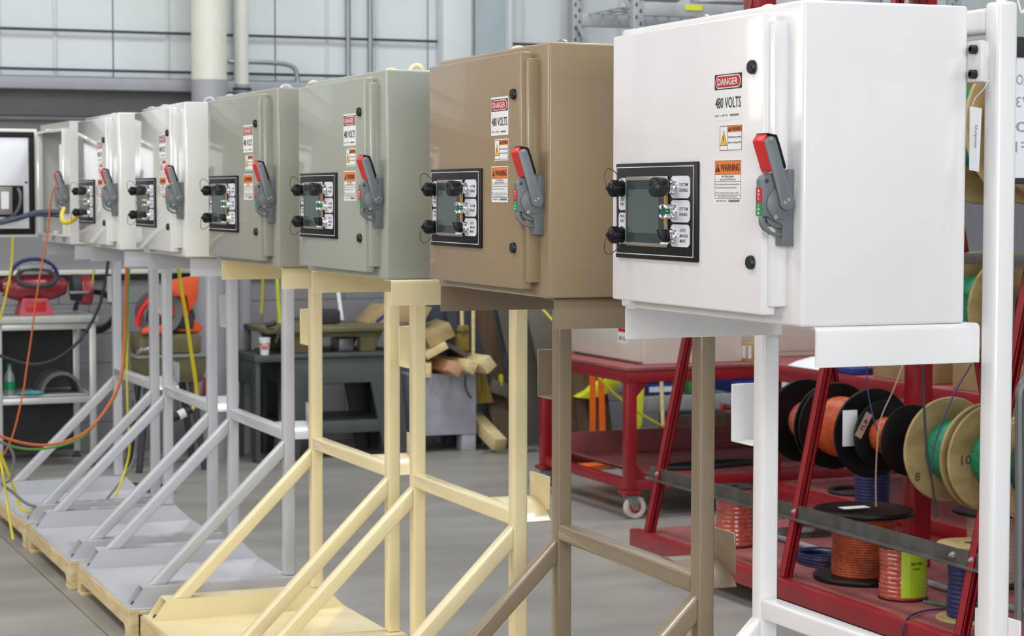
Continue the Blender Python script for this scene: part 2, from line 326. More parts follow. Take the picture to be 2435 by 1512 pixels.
pal = []
notch = [(-.13, .016), (-.05, .016), (-.04, .048), (-.02, .056), (.875, .056), (.895, .048), (.905, .016), (.985, .016), (.985, .1215), (-.13, .1215)]
PM = {'stringer': [], 'deck_board': [], 'bottom_board': []}
for x in (-.25, .12, .49): PM['stringer'].append(MB().prism(notch if x != .12 else [(a_, min(c_, .1055)) for a_, c_ in notch], 'x', x, x + .038).mesh('stringer', .002, 1))
for k in range(6): PM['deck_board'].append(MB().box(-.211, .489, -.13 + k * .202, -.13 + k * .202 + .105, .106, .1213).mesh('deck_board', .002, 1))
for y in (-.13, .89): PM['bottom_board'].append(MB().box(-.25, .528, y, y + .095, 0, .0159).mesh('bottom_board', .002, 1))
PLAB = ['pine pallet under the white stand nearest the camera', 'pine pallet under the tan brown stand', 'pine pallet under the cream stand nearer the camera',
        'pine pallet under the cream stand next to the grey ones', 'pine pallet with dark stained edge under the nearest light grey stand', 'clean pine pallet under the middle light grey stand', 'pine pallet under the farthest light grey stand']
for n in range(7):
    dx, dy, dr = STAND[n]
    e = empty('pallet', (dx, n * SP + dy, 0), PLAB[n], 'pallet', 'pallets under the stands', dr)
    for k, ms in PM.items():
        for me in ms: put(k, me, M_WOOD, e)

# ------------------------------------------------------------------ cabinets
def rr(y0, y1, z0, z1, r, n=5, corners=(1, 1, 1, 1)):
    p = []
    for (cy, cz, a0), f in zip(((y1 - r, z1 - r, 0), (y0 + r, z1 - r, PI / 2), (y0 + r, z0 + r, PI), (y1 - r, z0 + r, 1.5 * PI)), corners):
        if f: p += [(cy + r * math.cos(a0 + i * PI / 2 / n), cz + r * math.sin(a0 + i * PI / 2 / n)) for i in range(n + 1)]
        else: p.append((cy + r * (1 if a0 in (0, 1.5 * PI) else -1), cz + r * (1 if a0 in (0, PI / 2) else -1)))
    return p
DX = -.0422
def flat(poly, k, m='s'): return MB().prism(poly, 'x', DX - .0004 * k, DX - .0004 * (k - 1) + .0001).mesh('print')
def rect(y0, y1, z0, z1): return [(y0, z0), (y1, z0), (y1, z1), (y0, z1)]
def flats(polys, k):
    b = MB()
    for p in polys: b.prism(p, 'x', DX - .0004 * k, DX - .0004 * (k - 1) + .0001)
    return b.mesh('print')
G = {}
G['body'] = MB().box(0, .362, 0, .7965, 0, .61).mesh('body', .007, 3)
b = MB(); t = .012
b.box(-.03, .003, .045, .045 + t, .036, .574).box(-.03, .003, .745, .757, .036, .574).box(-.03, .003, .057, .745, .036, .048).box(-.03, .003, .057, .745, .562, .574)
G['door_flange_open'] = b.mesh('door_flange', .003, 2)
G['door_flange'] = MB().box(-.03, .003, .058, .757, .036, .574).mesh('door_flange', .003, 2)
G['door'] = MB().box(DX, -.012, .0771, .7503, .0196, .5908).mesh('door', .004, 3)
for i, z in enumerate((.4901, .1189)):
    b = MB(); b.lathe([(.0135, 0), (.0135, .006), (.0115, .009), (.001, .009)], (DX, .115, z), (-1, 0, 0), 20); b.box(DX - .0100, DX - .0085, .107, .123, z - .0015, z + .0015)
    G['latch%d' % i] = b.mesh('door_latch', 0, 1, True)
b = MB(); b.box(.362, .372, -.043, .05, .464, .542).box(.372, .398, -.02, .05, .464, .542); G['mounting_foot'] = b.mesh('mounting_foot', .002, 2)
for i, z in enumerate((.525, .478)):
    b = MB(); b.lathe([(.009, 0), (.009, .011), (.0075, .012), (.005, .012), (.005, .006), (.0005, .006)], (.362, -.024, z), (-1, -.0, 0), 16); G['bolt%d' % i] = b.mesh('socket_bolt', 0, 1, True)

def build_labels(e):
    a = put('danger_label', G['dbase'], M_LABEL, e); a['label'] = 'danger label reading 480 VOLTS'
    put('header', G['dhead'], M_INK, a); put('oval_rim', G['drim'], M_LABEL, a); put('oval', G['doval'], M_DRED, a)
    text('lettering', 'DANGER', .083, .0135, M_LABEL, a, DX - .0021, .2155, .4678)
    text('lettering', '480 VOLTS', .105, .0215, M_INK, a, DX - .0009, .2155, .4272)
    text('small_print', 'BRADY  LC 4895 7328', .052, .0036, M_INK, a, DX - .0009, .243, .4025); put('bar_code', G['dbar'], M_INK, a)
    a = put('disconnect_label', G['ebase'], M_LABEL, e)
    put('border', G['eborder'], M_INK, a); put('header', G['ehead'], M_ORANGE, a); put('hazard_triangle', G['etri'], M_YEL, a); put('bolt_symbol', G['ebolt'], M_INK, a)
    text('lettering', 'WARNING', .043, .0082, M_INK, a, DX - .0013, .181, .3755)
    text('lettering', 'Disconnect power', .053, .0062, M_INK, a, DX - .0009, .1875, .3595); text('lettering', 'before working within', .053, .0058, M_INK, a, DX - .0009, .1875, .349)
    a = put('arc_flash_label', G['wbase'], M_LABEL, e)
    put('header', G['whead'], M_ORANGE, a); put('rule_line', G['wlines'], M_INK, a); put('hazard_triangle', G['wtri'], M_INK, a); put('bar_code', G['wbar'], M_INK, a); put('exclamation', G['wexc'], M_ORANGE, a)
    text('lettering', 'WARNING', .078, .0145, M_INK, a, DX - .0013, .2045, .3008)
    for s_, wd, h, y, z in (('Arc Flash Hazard', .05, .0046, .215, .2838), ('Appropriate PPE Required', .066, .0046, .215, .2775), ('Do not operate controls or open covers without', .100, .0042, .2155, .2680), ('appropriate personal protection equipment.', .088, .0042, .2215, .2615), ('Failure to comply may result in injury or death!', .096, .0042, .2175, .2515), ('Refer to NFPA 70E for minimum PPE requirements', .078, .0034, .215, .2438), ('BRADY 89941 Y1034', .042, .0034, .2415, .2358)):
        text('small_print', s_, wd, h, M_INK, a, DX - .0009, y, z)
G['dbase'] = flat(rect(.1565, .2745, .3935, .488), 1); G['dhead'] = flat(rect(.1595, .2715, .453, .4828), 2)
G['drim'] = flat(rr(.1635, .2675, .4552, .4806, .0126), 3); G['doval'] = flat(rr(.1655, .2655, .4572, .4786, .0106), 4)
G['dbar'] = flats([rect(.172 + i * .0045, .1745 + i * .0045, .4005, .4045) for i in range(8)], 2)
G['ebase'] = flat(rect(.156, .2505, .3315, .3845), 1)
G['eborder'] = flats([rect(.158, .2485, .3812, .3822), rect(.158, .2485, .334, .335), rect(.2475, .2485, .335, .3812), rect(.158, .159, .335, .3812), rect(.2165, .2173, .335, .3812), [(.2465, .3435), (.2190, .3435), (.23275, .374)]], 2)
G['ehead'] = flat(rect(.159, .2165, .3695, .3812), 2)
G['etri'] = flat([(.2448, .3446), (.2207, .3446), (.23275, .3718)], 3)
G['ebolt'] = flats([[(.2345, .363), (.2305, .3555), (.2335, .3562), (.231, .3485), (.2365, .358), (.233, .3572), (.237, .363)], [(.2135, .3712), (.2035, .3712), (.2085, .380)]], 4)
G['wbase'] = flat(rect(.1585, .2715, .229, .3175), 1); G['whead'] = flat(rect(.1615, .2685, .288, .3138), 2)
G['wlines'] = flats([rect(.1615, .2685, z, z + .0009) for z in (.3138, .2872, .2733, .2468, .2405)] + [rect(.1615, .1621, .2405, .3138), rect(.2679, .2685, .2405, .3138)], 2)
G['wtri'] = flat([(.2655, .293), (.2465, .293), (.256, .3095)], 3)
G['wexc'] = flats([rect(.2553, .2567, .2985, .3045), rect(.2553, .2567, .2952, .297)], 4)
G['wbar'] = flats([rect(.166 + i * .0042, .1682 + i * .0042, .2335, .2385) for i in range(11)], 2)

PX = -.0484
def fl2(poly, x0, x1): return MB().prism(poly, 'x', x0, x1).mesh('print')
G['panel'] = MB().box(PX, DX + .0005, .3352, .7205, .112, .3145).mesh('control_panel', .002, 2)
b = MB(); L = .0017
for q in (rect(.3495, .7155, .3052, .3052 + L), rect(.3495, .7155, .121, .121 + L), rect(.3495, .3495 + L, .1227, .3052), rect(.7155 - L, .7155, .1227, .3052)): b.prism(q, 'x', PX - .0004, PX + .001)
G['pline'] = b.mesh('border_line')
G['bezel'] = MB().box(PX - .006, PX + .001, .461, .662, .139, .2862).mesh('screen_bezel', .0055, 1)
G['glass'] = fl2(rect(.4705, .6535, .147, .2785), PX - .0064, PX - .005); G['active'] = fl2(rect(.4955, .6425, .167, .259), PX - .0067, PX - .0062)
G['amber'] = fl2(rect(.4625, .4705, .187, .252), PX - .0066, PX - .004)
for i, (a_, b_) in enumerate(((.2408, .2862), (.1918, .2368), (.1417, .1872))): G['lp%d' % i] = fl2(rr(.3645, .4505, a_, b_, .011), PX - .001, PX + .001)
G['lp3'] = fl2(rr(.6635, .703, .2147, .2837, .009), PX - .001, PX + .001); G['lp4'] = fl2(rr(.6635, .703, .1415, .209, .009), PX - .001, PX + .001)
BY_, BZ_ = .4345, (.2634, .2136, .163)
ring = [(.0160, 0), (.0160, .003), (.0145, .004), (.0145, .007), (.0138, .008), (.0138, .011), (.0128, .012), (.0128, .015), (.001, .015)]
for i, z in enumerate(BZ_): G['ring%d' % i] = MB().lathe(ring, (PX - .0009, BY_, z), (-1, 0, 0), 24).mesh('chrome_ring', 0, 1, True)
G['mush'] = MB().lathe([(.011, 0), (.012, .003), (.0165, .006), (.0192, .012), (.0208, .028), (.0205, .033), (.0185, .0362), (.012, .037), (.0115, .0355), (.001, .0355)], (PX - .015, BY_, BZ_[0]), (-1, 0, 0), 28).mesh('mushroom_button', 0, 1, True)
b = MB()
for k in range(4):
    a = PI / 4 + k * PI / 2
    for q in range(-2, 2):
        a0, a1 = a + q * .2, a + (q + 1) * .2
        x0, x1 = PX - .012, PX - .0285 - (0 if abs(q + .5) > 1 else .002)
        pts = []
        for x in (x0, x1):
            for aa in (a0, a1):
                for r_ in (.0125, .0160): pts.append((x, BY_ + r_ * math.cos(aa), BZ_[1] + r_ * math.sin(aa)))
        b.hexa([pts[0], pts[1], pts[3], pts[2], pts[4], pts[5], pts[7], pts[6]])
G['guard'] = b.mesh('guard_ring', .0008, 1)
G['lens'] = MB().lathe([(.0115, 0), (.0115, .009), (.0095, .0115), (.001, .012)], (PX - .015, BY_, BZ_[1]), (-1, 0, 0), 20).mesh('green_lens', 0, 1, True)
b = MB(); b.lathe([(.0128, 0), (.0128, .006), (.012, .008), (.001, .008)], (PX - .015, BY_, BZ_[2]), (-1, 0, 0), 20)
b.hexa([(PX - .018, BY_ - .006, BZ_[2] - .014), (PX - .018, BY_ + .006, BZ_[2] - .014), (PX - .018, BY_ + .006, BZ_[2] + .014), (PX - .018, BY_ - .006, BZ_[2] + .014),
        (PX - .034, BY_ - .004, BZ_[2] - .006), (PX - .034, BY_ + .004, BZ_[2] - .006), (PX - .040, BY_ + .004, BZ_[2] + .014), (PX - .040, BY_ - .004, BZ_[2] + .014)])
G['selector'] = b.mesh('selector_knob', .0015, 2)
G['pointer'] = MB().box(PX - .030, PX - .016, BY_ - .0062, BY_ + .0062, BZ_[2] - .0165, BZ_[2] - .0125).mesh('pointer_mark', .001, 1)
for i, z in enumerate((.2609, .1614)):
    b = MB(); b.lathe([(.0185, 0), (.0185, .004), (.0160, .005), (.0160, .009)], (PX - .0009, .683, z), (-1, 0, 0), 8)
    prof = [(.0155, .008), (.0172, .010), (.0172, .027), (.0150, .030), (.0090, .033), (.0045, .0335), (.0045, .037), (.003, .039), (.0005, .039)]
    b.lathe(prof, (PX - .0009, .683, z), (-1, 0, 0), 24)
    for k in range(12):
        a = k * PI / 6; b.bar((PX - .0115, .683 + .0172 * math.cos(a), z + .0172 * math.sin(a)), (PX - .0275, .683 + .0172 * math.cos(a), z + .0172 * math.sin(a)), .0026, .0026)
    G['cap%d' % i] = b.mesh('port_cap', 0, 1, True)
    s_ = 1 if i == 0 else -1
    G['cord%d' % i] = MB().tube([(PX - .037, .683, z), (PX - .041, .688, z + s_ * .018), (PX - .038, .694, z + s_ * .036), (PX - .026, .697, z + s_ * .043), (PX - .012, .695, z + s_ * .034), (PX - .002, .69, z + s_ * .020)], .0011, 6, 5).mesh('cap_cord', 0, 1, True)

def build_panel(e):
    a = put('control_panel', G['panel'], M_BLACKP, e)
    put('border_line', G['pline'], M_PLATE, a); put('screen_bezel', G['bezel'], M_BEZ, a); put('screen_glass', G['glass'], M_DISP, a); put('display', G['active'], M_DISP2, a); put('amber_tape', G['amber'], M_AMBER, a)
    for i in range(5): put('legend_plate', G['lp%d' % i], M_PLATE, a)
    X = PX - .0014
    for s_, wd, y, z in (('SYSTEM', .037, .3915, .2685), ('DISABLE', .037, .3915, .2572), ('SYSTEM', .037, .3915, .2190), ('ENABLE', .035, .3915, .2080), ('-AUTO', .028, .3955, .1752), ('-MANUAL', .039, .3905, .1645), ('-MAINT.', .031, .3945, .1538), ('DATA', .021, .684, .2375), ('PORT', .021, .684, .2275), ('PROG', .022, .684, .2018), ('PORT', .021, .684, .1918)):
        text('lettering', s_, wd, .0068, M_INK, a, X, y, z)
    for i in range(3): put('chrome_ring', G['ring%d' % i], M_CHROME, a)
    put('mushroom_button', G['mush'], M_BLACK, a); put('guard_ring', G['guard'], M_CHROME, a); put('green_lens', G['lens'], M_GREENL, a)
    put('selector_knob', G['selector'], M_BLKGLOSS, a); put('pointer_mark', G['pointer'], M_LABEL, a)
    for i in range(2): put('port_cap', G['cap%d' % i], M_BLKGLOSS, a); put('cap_cord', G['cord%d' % i], M_WIRE, a)

# disconnect switch, outlines in the (x, z) plane
base_p = [(-0.0680, 0.2761),(-0.0619, 0.2835),(-0.0506, 0.2868),(-0.0279, 0.2899),(-0.0245, 0.2929),(-0.0166, 0.2945),(-0.0164, 0.2762),(-0.0130, 0.2763),(-0.0132, 0.2950),(0.0011, 0.2955),(0.0005, 0.1510),(-0.0246, 0.1520),(-0.0236, 0.1913),(-0.0313, 0.1946),(-0.0441, 0.2001),(-0.0550, 0.2071),(-0.0674, 0.2072)]
G['dbody'] = MB().prism(base_p, 'y', .030, .054).mesh('switch_base', .0016, 2)
G['dfoot'] = MB().box(-.024, .001, .031, .058, .152, .294).mesh('switch_foot', .002, 1)
pc = (-0.0296, 0.2313)
b = MB(); b.lathe([(.030, 0), (.0295, .004), (.028, .005), (.001, .005)], (pc[0], .030, pc[1]), (0, -1, 0), 32)
G['ddisc'] = b.mesh('switch_disc', 0, 1, True)
hook_p = [(-0.0674, 0.2064),(-0.0667, 0.1927),(-0.0596, 0.1822),(-0.0467, 0.1739),(-0.0353, 0.1706),(-0.0234, 0.1700),(-0.0234, 0.1755),(-0.0340, 0.1763),(-0.0439, 0.1796),(-0.0537, 0.1872),(-0.0583, 0.1957),(-0.0589, 0.2052)]
G['dhook'] = MB().prism(hook_p, 'y', .033, .046).mesh('guard_loop', .0012, 2)
arc_p = [(-0.0550, 0.2064),(-0.0537, 0.1964),(-0.0440, 0.1889),(-0.0312, 0.1856),(-0.0212, 0.1850),(-0.0213, 0.1938),(-0.0313, 0.1951),(-0.0427, 0.1996)]
G['darc'] = MB().prism(arc_p, 'y', .034, .052).mesh('guard_rib', .0012, 2)
lev_p = [(-0.0692, 0.3488),(-0.0608, 0.3563),(-0.0541, 0.3569),(-0.0478, 0.3535),(-0.0426, 0.3396),(-0.0303, 0.2994),(-0.0145, 0.2550),(-0.0069, 0.2425),(-0.0054, 0.2325),(-0.0102, 0.2230),(-0.0187, 0.2188),(-0.0287, 0.2205),(-0.0353, 0.2275),(-0.0368, 0.2375),(-0.0441, 0.2624),(-0.0523, 0.2898),(-0.0680, 0.3394)]
G['dlever'] = MB().prism(lev_p, 'y', .017, .0225).mesh('lever', .0014, 2)
G['dred'] = MB().prism([(-0.0726, 0.3482),(-0.0637, 0.3617),(-0.0529, 0.3519),(-0.0433, 0.2923),(-0.0523, 0.2893),(-0.0697, 0.3393)], 'y', .0225, .064).mesh('red_grip', .003, 2)
G['dblk'] = MB().prism([(-0.0626, 0.3602),(-0.0478, 0.3535),(-0.0426, 0.3396),(-0.0303, 0.2994),(-0.0427, 0.2918),(-0.0529, 0.3519)], 'y', .0226, .064).prism([(-0.0637, 0.3627),(-0.0442, 0.3595),(-0.0375, 0.3421),(-0.0240, 0.3009),(-0.0260, 0.2954),(-0.0303, 0.2991),(-0.0426, 0.3396),(-0.0478, 0.3535),(-0.0541, 0.3571),(-0.0614, 0.3570)], 'y', .0175, .064).mesh('black_grip', .0008, 1)
b = MB()
for q in ((-0.0268, 0.2330),(-0.0195, 0.2385)): b.lathe([(.0036, 0), (.0036, .0015), (.003, .002), (.001, .002)], (q[0], .017, q[1]), (0, -1, 0), 14)
q = (-0.0580, 0.3511); b.lathe([(.0042, 0), (.0042, .0012), (.001, .0016)], (q[0], .017, q[1]), (0, -1, 0), 14)
G['drivet'] = b.mesh('rivet', 0, 1, True)
b = MB(); q = (-0.0584, 0.2736); b.lathe([(.0042, 0), (.0042, .0006), (.001, .0006)], (q[0], .030, q[1]), (0, -1, 0), 16); G['dhole'] = b.mesh('lock_hole')
b = MB(); q = (-0.0419, 0.2063); b.lathe([(.0045, 0), (.0045, .0006), (.001, .0006)], (q[0], .0252, q[1]), (0, -1, 0), 12); G['dslot'] = b.mesh('slot_screw')
xf = base_p[0][0]
G['dind_r'] = MB().box(xf - .0012, xf + .0005, .0315, .0525, .2335, .2605).mesh('on_indicator'); G['dind_g'] = MB().box(xf - .0012, xf + .0005, .0315, .0525, .2085, .2328).mesh('off_indicator')
def tri(z, d): return MB().prism([(.0385, z), (.0455, z), (.042, z + d)], 'x', xf - .0016, xf - .001).mesh('arrow')
G['dar'] = tri(.2535, .005); G['dag'] = tri(.2150, -.005)
def build_switch(e):
    a = put('disconnect_switch', G['dbody'], M_GREYC, e); a['label'] = 'cast grey disconnect switch with a red handle'
    put('switch_foot', G['dfoot'], M_GREYC, a); put('switch_disc', G['ddisc'], M_GREYC, a); put('guard_loop', G['dhook'], M_GREYC, a); put('guard_rib', G['darc'], M_GREYC, a)
    put('lever', G['dlever'], M_GREYL, a); put('red_grip', G['dred'], M_RED, a); put('black_grip', G['dblk'], M_BLKGLOSS, a)
    put('rivet', G['drivet'], M_SHELF, a); put('lock_hole', G['dhole'], M_DARKST, a); put('slot_screw', G['dslot'], M_SHELF, a)
    put('on_indicator', G['dind_r'], M_DRED, a); put('off_indicator', G['dind_g'], M_GREEN, a); put('arrow', G['dar'], M_LABEL, a); put('arrow', G['dag'], M_LABEL, a)
    text('lettering', 'ON', .009, .0055, M_LABEL, a, xf - .0014, .042, .2485); text('lettering', 'I', .002, .005, M_LABEL, a, xf - .0014, .042, .2405)
    text('lettering', 'O', .005, .0055, M_LABEL, a, xf - .0014, .042, .2285); text('lettering', 'OFF', .012, .005, M_LABEL, a, xf - .0014, .042, .2205)

CCOL = [P_WHITE, P_TAN, P_GREY, P_GREY2, P_PALE, P_PALE, P_PALE]
CLAB = ['glossy white control cabinet nearest the camera, with all labels readable', 'tan brown control cabinet beside the white one',
        'sage grey control cabinet beside the tan brown one', 'sage grey control cabinet on the farther cream stand, beside a pale one',
        'pale grey glossy control cabinet beside the farther sage one', 'pale grey glossy control cabinet with a yellow cable at its lower port',
        'pale grey control cabinet with its door standing open, at the far end']
for n in range(7):
    dx, dy, dr = CABS[n]; m = CCOL[n]
    e = empty('control_cabinet', (dx, n * SP + dy, 1.4902), CLAB[n], 'cabinet', 'row of control cabinets', dr)
    put('mounting_foot', G['mounting_foot'], m, e); put('socket_bolt', G['bolt0'], M_BLACK, e); put('socket_bolt', G['bolt1'], M_BLACK, e)
    put('door_flange', G['door_flange' if n < 6 else 'door_flange_open'], m, e)
    build_switch(e)
    if n < 6:
        put('body', G['body'], m, e); put('door', G['door'], m, e)
        for i in range(2): put('door_latch', G['latch%d' % i], M_BLACK, e)
        build_labels(e); build_panel(e)
    else:
        b = MB(); t = .004
        b.box(0, .362, 0, t, 0, .61).box(0, .362, .7965 - t, .7965, 0, .61).box(0, .362, t, .7965 - t, 0, t).box(0, .362, t, .7965 - t, .61 - t, .61).box(.362 - t, .362, t, .7965 - t, t, .61 - t)
        b.box(0, t, t, .046, t, .61 - t).box(0, t, .756, .7965 - t, t, .61 - t).box(0, t, .046, .756, t, .037).box(0, t, .046, .756, .573, .61 - t)
        b.obj('body', m, e)
        MB().box(.335, .342, .06, .74, .05, .56).obj('back_panel', M_BOXW, e, .002)
        for q in range(3):
            MB().box(.26, .334, .14 + q * .2, .28 + q * .2, .30, .46).obj('breaker', M_DARKR, e, .004)
            MB().box(.25, .334, .12 + q * .19, .30 + q * .19, .10, .20).obj('relay_block', M_BEZ, e, .004)
        MB().box(.0045, .0055, .1, .3, .3, .5).obj('paper_sheet', M_PAPER, e)
        d = MB().box(-.695, -.022, .772, .790, .0196, .5908).obj('door', m, e, .004)
        d['label'] = 'open door showing its inner side with black gasket'
        g = MB(); y0, y1 = .764, .7722
        g.box(-.675, -.038, y0, y1, .545, .575).box(-.675, -.038, y0, y1, .035, .065).box(-.675, -.645, y0, y1, .065, .545).box(-.068, -.038, y0, y1, .065, .545)
        g.obj('gasket', M_GASKET, d, .003)
        MB().box(-.643, -.070, .768, .7722, .067, .543).obj('inner_panel', mat('inner_white', (236, 238, 243), .5, var=.02), d, .001)
        g = MB().box(-.58, -.10, .760, .7722, .128, .292).obj('cutout_backplate', M_GASKET, d)
        MB().box(-.50, -.165, .70, .765, .14, .285).obj('display_housing', M_BEZ, d, .006)
        MB().box(-.225, -.185, .697, .701, .17, .26).obj('rating_plate', M_PAPER, d)
        MB().tube([(-.125, .765, .275), (-.118, .74, .245), (-.125, .73, .19), (-.155, .735, .14), (-.20, .74, .115)], .009, 8).obj('grey_cable', M_CORDGR, d, 0, 2, True)
        MB().lathe([(.006, 0), (.006, .01), (.001, .011)], (-.085, .768, .31), (0, -1, 0), 10).obj('door_stud', M_DARKST, d)
        MB().tube([(-.70, .74, .09), (-.5, .72, .085), (-.3, .70, .09), (-.15, .68, .12), (-.06, .62, .15), (.05, .52, .155), (.2, .40, .15)], .014, 10).obj('wire_loom', M_TEAL, e, 0, 2, True)
        MB().tube([(-.68, .735, .06), (-.4, .70, .065), (-.2, .69, .10), (-.08, .63, .135), (.06, .5, .13), (.2, .42, .10)], .007, 8).obj('blue_wire', M_BLUEW, e, 0, 2, True)
        for y in (.12, .4): MB().box(.0, .02, y, y + .1, .005, .06).obj('sill_bracket', m, e, .002)
# ------------------------------------------------------------------ small things on the first stand
e = empty('paper_tag', (0, 0, 0), 'white paper tag hanging on a string behind the white cabinet', 'tag')
tp = [(0.361, -0.02, 1.908), (0.371, -0.045, 1.903), (0.363, -0.05, 1.782), (0.358, -0.025, 1.786)]
b = MB(); A = [Vector(p) for p in tp]; off = Vector((.0006, .0006, 0))
b.hexa([A[0], A[1], A[2], A[3], A[0] + off, A[1] + off, A[2] + off, A[3] + off]); b.obj('card', M_PAPER, e)
MB().tube([(0.36, -0.03, 1.909), (0.364, -0.035, 1.924), (0.374, -0.045, 1.939), (0.383, -0.05, 1.957)], .0007, 5).obj('string', M_LABEL, e)
rt_ = Matrix(((0, .85, -.5), (.0, -.52, -.85), (-1, 0, 0))).to_4x4()
o = text('handwriting', 'Shepner', .045, .006, M_BLUEW, e, *(0.36, -0.042, 1.849), rot=rt_)
# ------------------------------------------------------------------ red carts
def caster(parent, x, y, zt, name='caster'):
    c = MB().box(x - .05, x + .05, y - .045, y + .045, zt - .022, zt).obj(name, M_REDP, parent, .004)
    b = MB(); b.prism([(x - .035, zt - .022), (x + .035, zt - .022), (x + .045, .05), (x + .015, .045)], 'y', y - .03, y - .022)
    b.prism([(x - .035, zt - .022), (x + .035, zt - .022), (x + .045, .05), (x + .015, .045)], 'y', y + .022, y + .03); b.box(x - .035, x + .035, y - .03, y + .03, zt - .03, zt - .02)
    b.box(x + .03, x + .085, y - .012, y + .012, zt - .05, zt - .042)
    b.obj('fork', M_GALV, c, .002)
    MB().lathe([(.001, -.016), (.012, -.018), (.018, -.012), (.038, -.012), (.044, -.018), (.058, -.018), (.062, -.012), (.062, .012), (.058, .018), (.044, .018), (.038, .012), (.018, .012), (.012, .018), (.001, .016)], (x + .03, y, .062), (0, 1, 0), 28).obj('wheel', M_RUBW, c, 0, 2, True)
    MB().lathe([(.001, -.0195), (.034, -.0125), (.034, .0125), (.001, .0195)], (x + .03, y, .062), (0, 1, 0), 20).obj('hub', M_DRED, c, 0, 2, True)
e = empty('platform_cart', (0, 0, 0), 'red steel cart carrying a beige enclosure on its top', 'cart')
cx0, cx1, cy0, cy1 = 2.86, 4.75, 6.66, 7.85
MB().box(cx0 - .01, cx1, cy0 - .01, cy1, .798, .818).obj('top_board', M_REDSHEEN, e, .004)
b = MB(); b.box(cx0, cx1, cy0, cy0 + .05, .735, .797).box(cx0, cx1, cy1 - .05, cy1, .735, .797).box(cx0, cx0 + .05, cy0 + .05, cy1 - .05, .735, .797).box(cx1 - .05, cx1, cy0 + .05, cy1 - .05, .735, .797); b.obj('top_frame', M_REDP, e, .004)
for x, y in ((cx0, cy0), (cx0, cy1 - .06), (cx1 - .06, cy0), (cx1 - .06, cy1 - .06)):
    MB().box(x, x + .06, y, y + .06, .155, .735).obj('leg', M_REDP, e, .005)
    caster(e, x + .03, y + .03, .155)
for y in (cy0, cy1 - .06):
    MB().prism([(cx0 + .06, .21), (cx0 + .13, .21), (cx0 + .06, .30)], 'y', y + .02, y + .03).obj('gusset', M_REDP, e)
    MB().prism([(cx0 + .06, .735), (cx0 + .14, .735), (cx0 + .06, .65)], 'y', y + .02, y + .03).obj('gusset', M_REDP, e)
b = MB(); b.box(cx0 + .06, cx1 - .06, cy0 + .005, cy0 + .055, .157, .21).box(cx0 + .06, cx1 - .06, cy1 - .055, cy1 - .005, .157, .21).box(cx0 + .005, cx0 + .055, cy0 + .06, cy1 - .06, .157, .21); b.obj('lower_frame', M_REDP, e, .004)
b = MB(); b.box(cx0 + .19, cx1 - .06, cy0 + .06, cy1 - .06, .205, .212).box(cx0 + .06, cx1 - .06, cy1 - .066, cy1 - .056, .21, .345); b.bar((cx0 + .14, cy0 + .06, .235), (cx0 + .14, cy1 - .06, .235), .1, .01, (.4, 0, 1)); b.obj('tray', M_REDSHEEN, e, .002)
o = MB().tube([(3.2, 6.95, .225), (3.4, 6.9, .225), (3.7, 6.93, .23), (3.85, 7.0, .225), (3.7, 7.08, .225), (3.4, 7.06, .225), (3.22, 7.0, .225)], .014, 8).obj('black_hose', M_CORDK, None, 0, 2, True); tag(o, 'black hose loop lying on the lower tray of the red cart', 'hose')
# enclosure on the cart
e = empty('beige_enclosure', (3.0, 6.78, .819), 'beige enclosure standing on the red cart top', 'enclosure')
MB().box(.02, .62, .0, .95, .0, .62).obj('body', M_BEIGE, e, .006)
MB().box(-.01, .022, .02, .93, .015, .6).obj('door', M_BEIGE, e, .004)
a = MB().box(-.0108, -.0098, .14, .27, .105, .19).obj('danger_label', M_PAPER, e); text('lettering', '480 VOLTS', .10, .024, M_INK, a, -.0112, .205, .13)
MB().box(-.0112, -.0104, .145, .265, .165, .187).obj('label_header', M_DRED, a)
e = empty('white_cabinet_box', (3.72, 7.0, .819), 'pale box standing behind the small carton on the red cart', 'box')
MB().box(0, .9, 0, .7, 0, .45).obj('body', M_BEIGE, e, .005); MB().box(.02, .88, -.006, .001, .03, .42).obj('front_panel', M_BEIGE, e, .003)
e = empty('carton', (3.62, 6.72, .819), 'small cardboard carton with shipping labels on the red cart', 'carton')
MB().box(0, .2, 0, .14, 0, .105).obj('body', M_CARD, e, .003); MB().box(-.001, .0, .02, .06, .02, .09).obj('label', M_PAPER, e); MB().box(.004, .024, -.001, 0, .02, .09).obj('label', M_PAPER, e); MB().box(0, .2, .06, .08, .105, .1056).obj('tape', M_KRAFT, e)

# second cart behind the spool rack
e = empty('low_cart', (0, 0, 0), 'red steel cart with boxes behind the wire spool rack', 'cart')
gx0, gx1, gy0, gy1 = 3.56, 4.7, 3.0, 6.4
MB().box(gx0, gx1, gy0, gy1, .17, .20).obj('lower_deck', M_REDSHEEN, e, .003); MB().box(gx0 - .012, gx0, gy0, gy1, .12, .22).obj('deck_lip', M_REDP, e, .003)
MB().box(gx0, gx1, gy0, gy1, .815, .84).obj('top_deck', M_REDSHEEN, e, .003); MB().box(gx0 - .012, gx0, gy0, gy1, .755, .842).obj('top_lip', M_REDP, e, .003)
for x in (gx0, gx1 - .06):
    for y in (gy0, gy1 - .06): MB().box(x, x + .06, y, y + .06, .124, .17).obj('foot', M_REDP, e, .003); MB().box(x, x + .06, y, y + .06, .2, .815).obj('leg', M_REDP, e, .004); caster(e, x + .03, y + .03, .124)
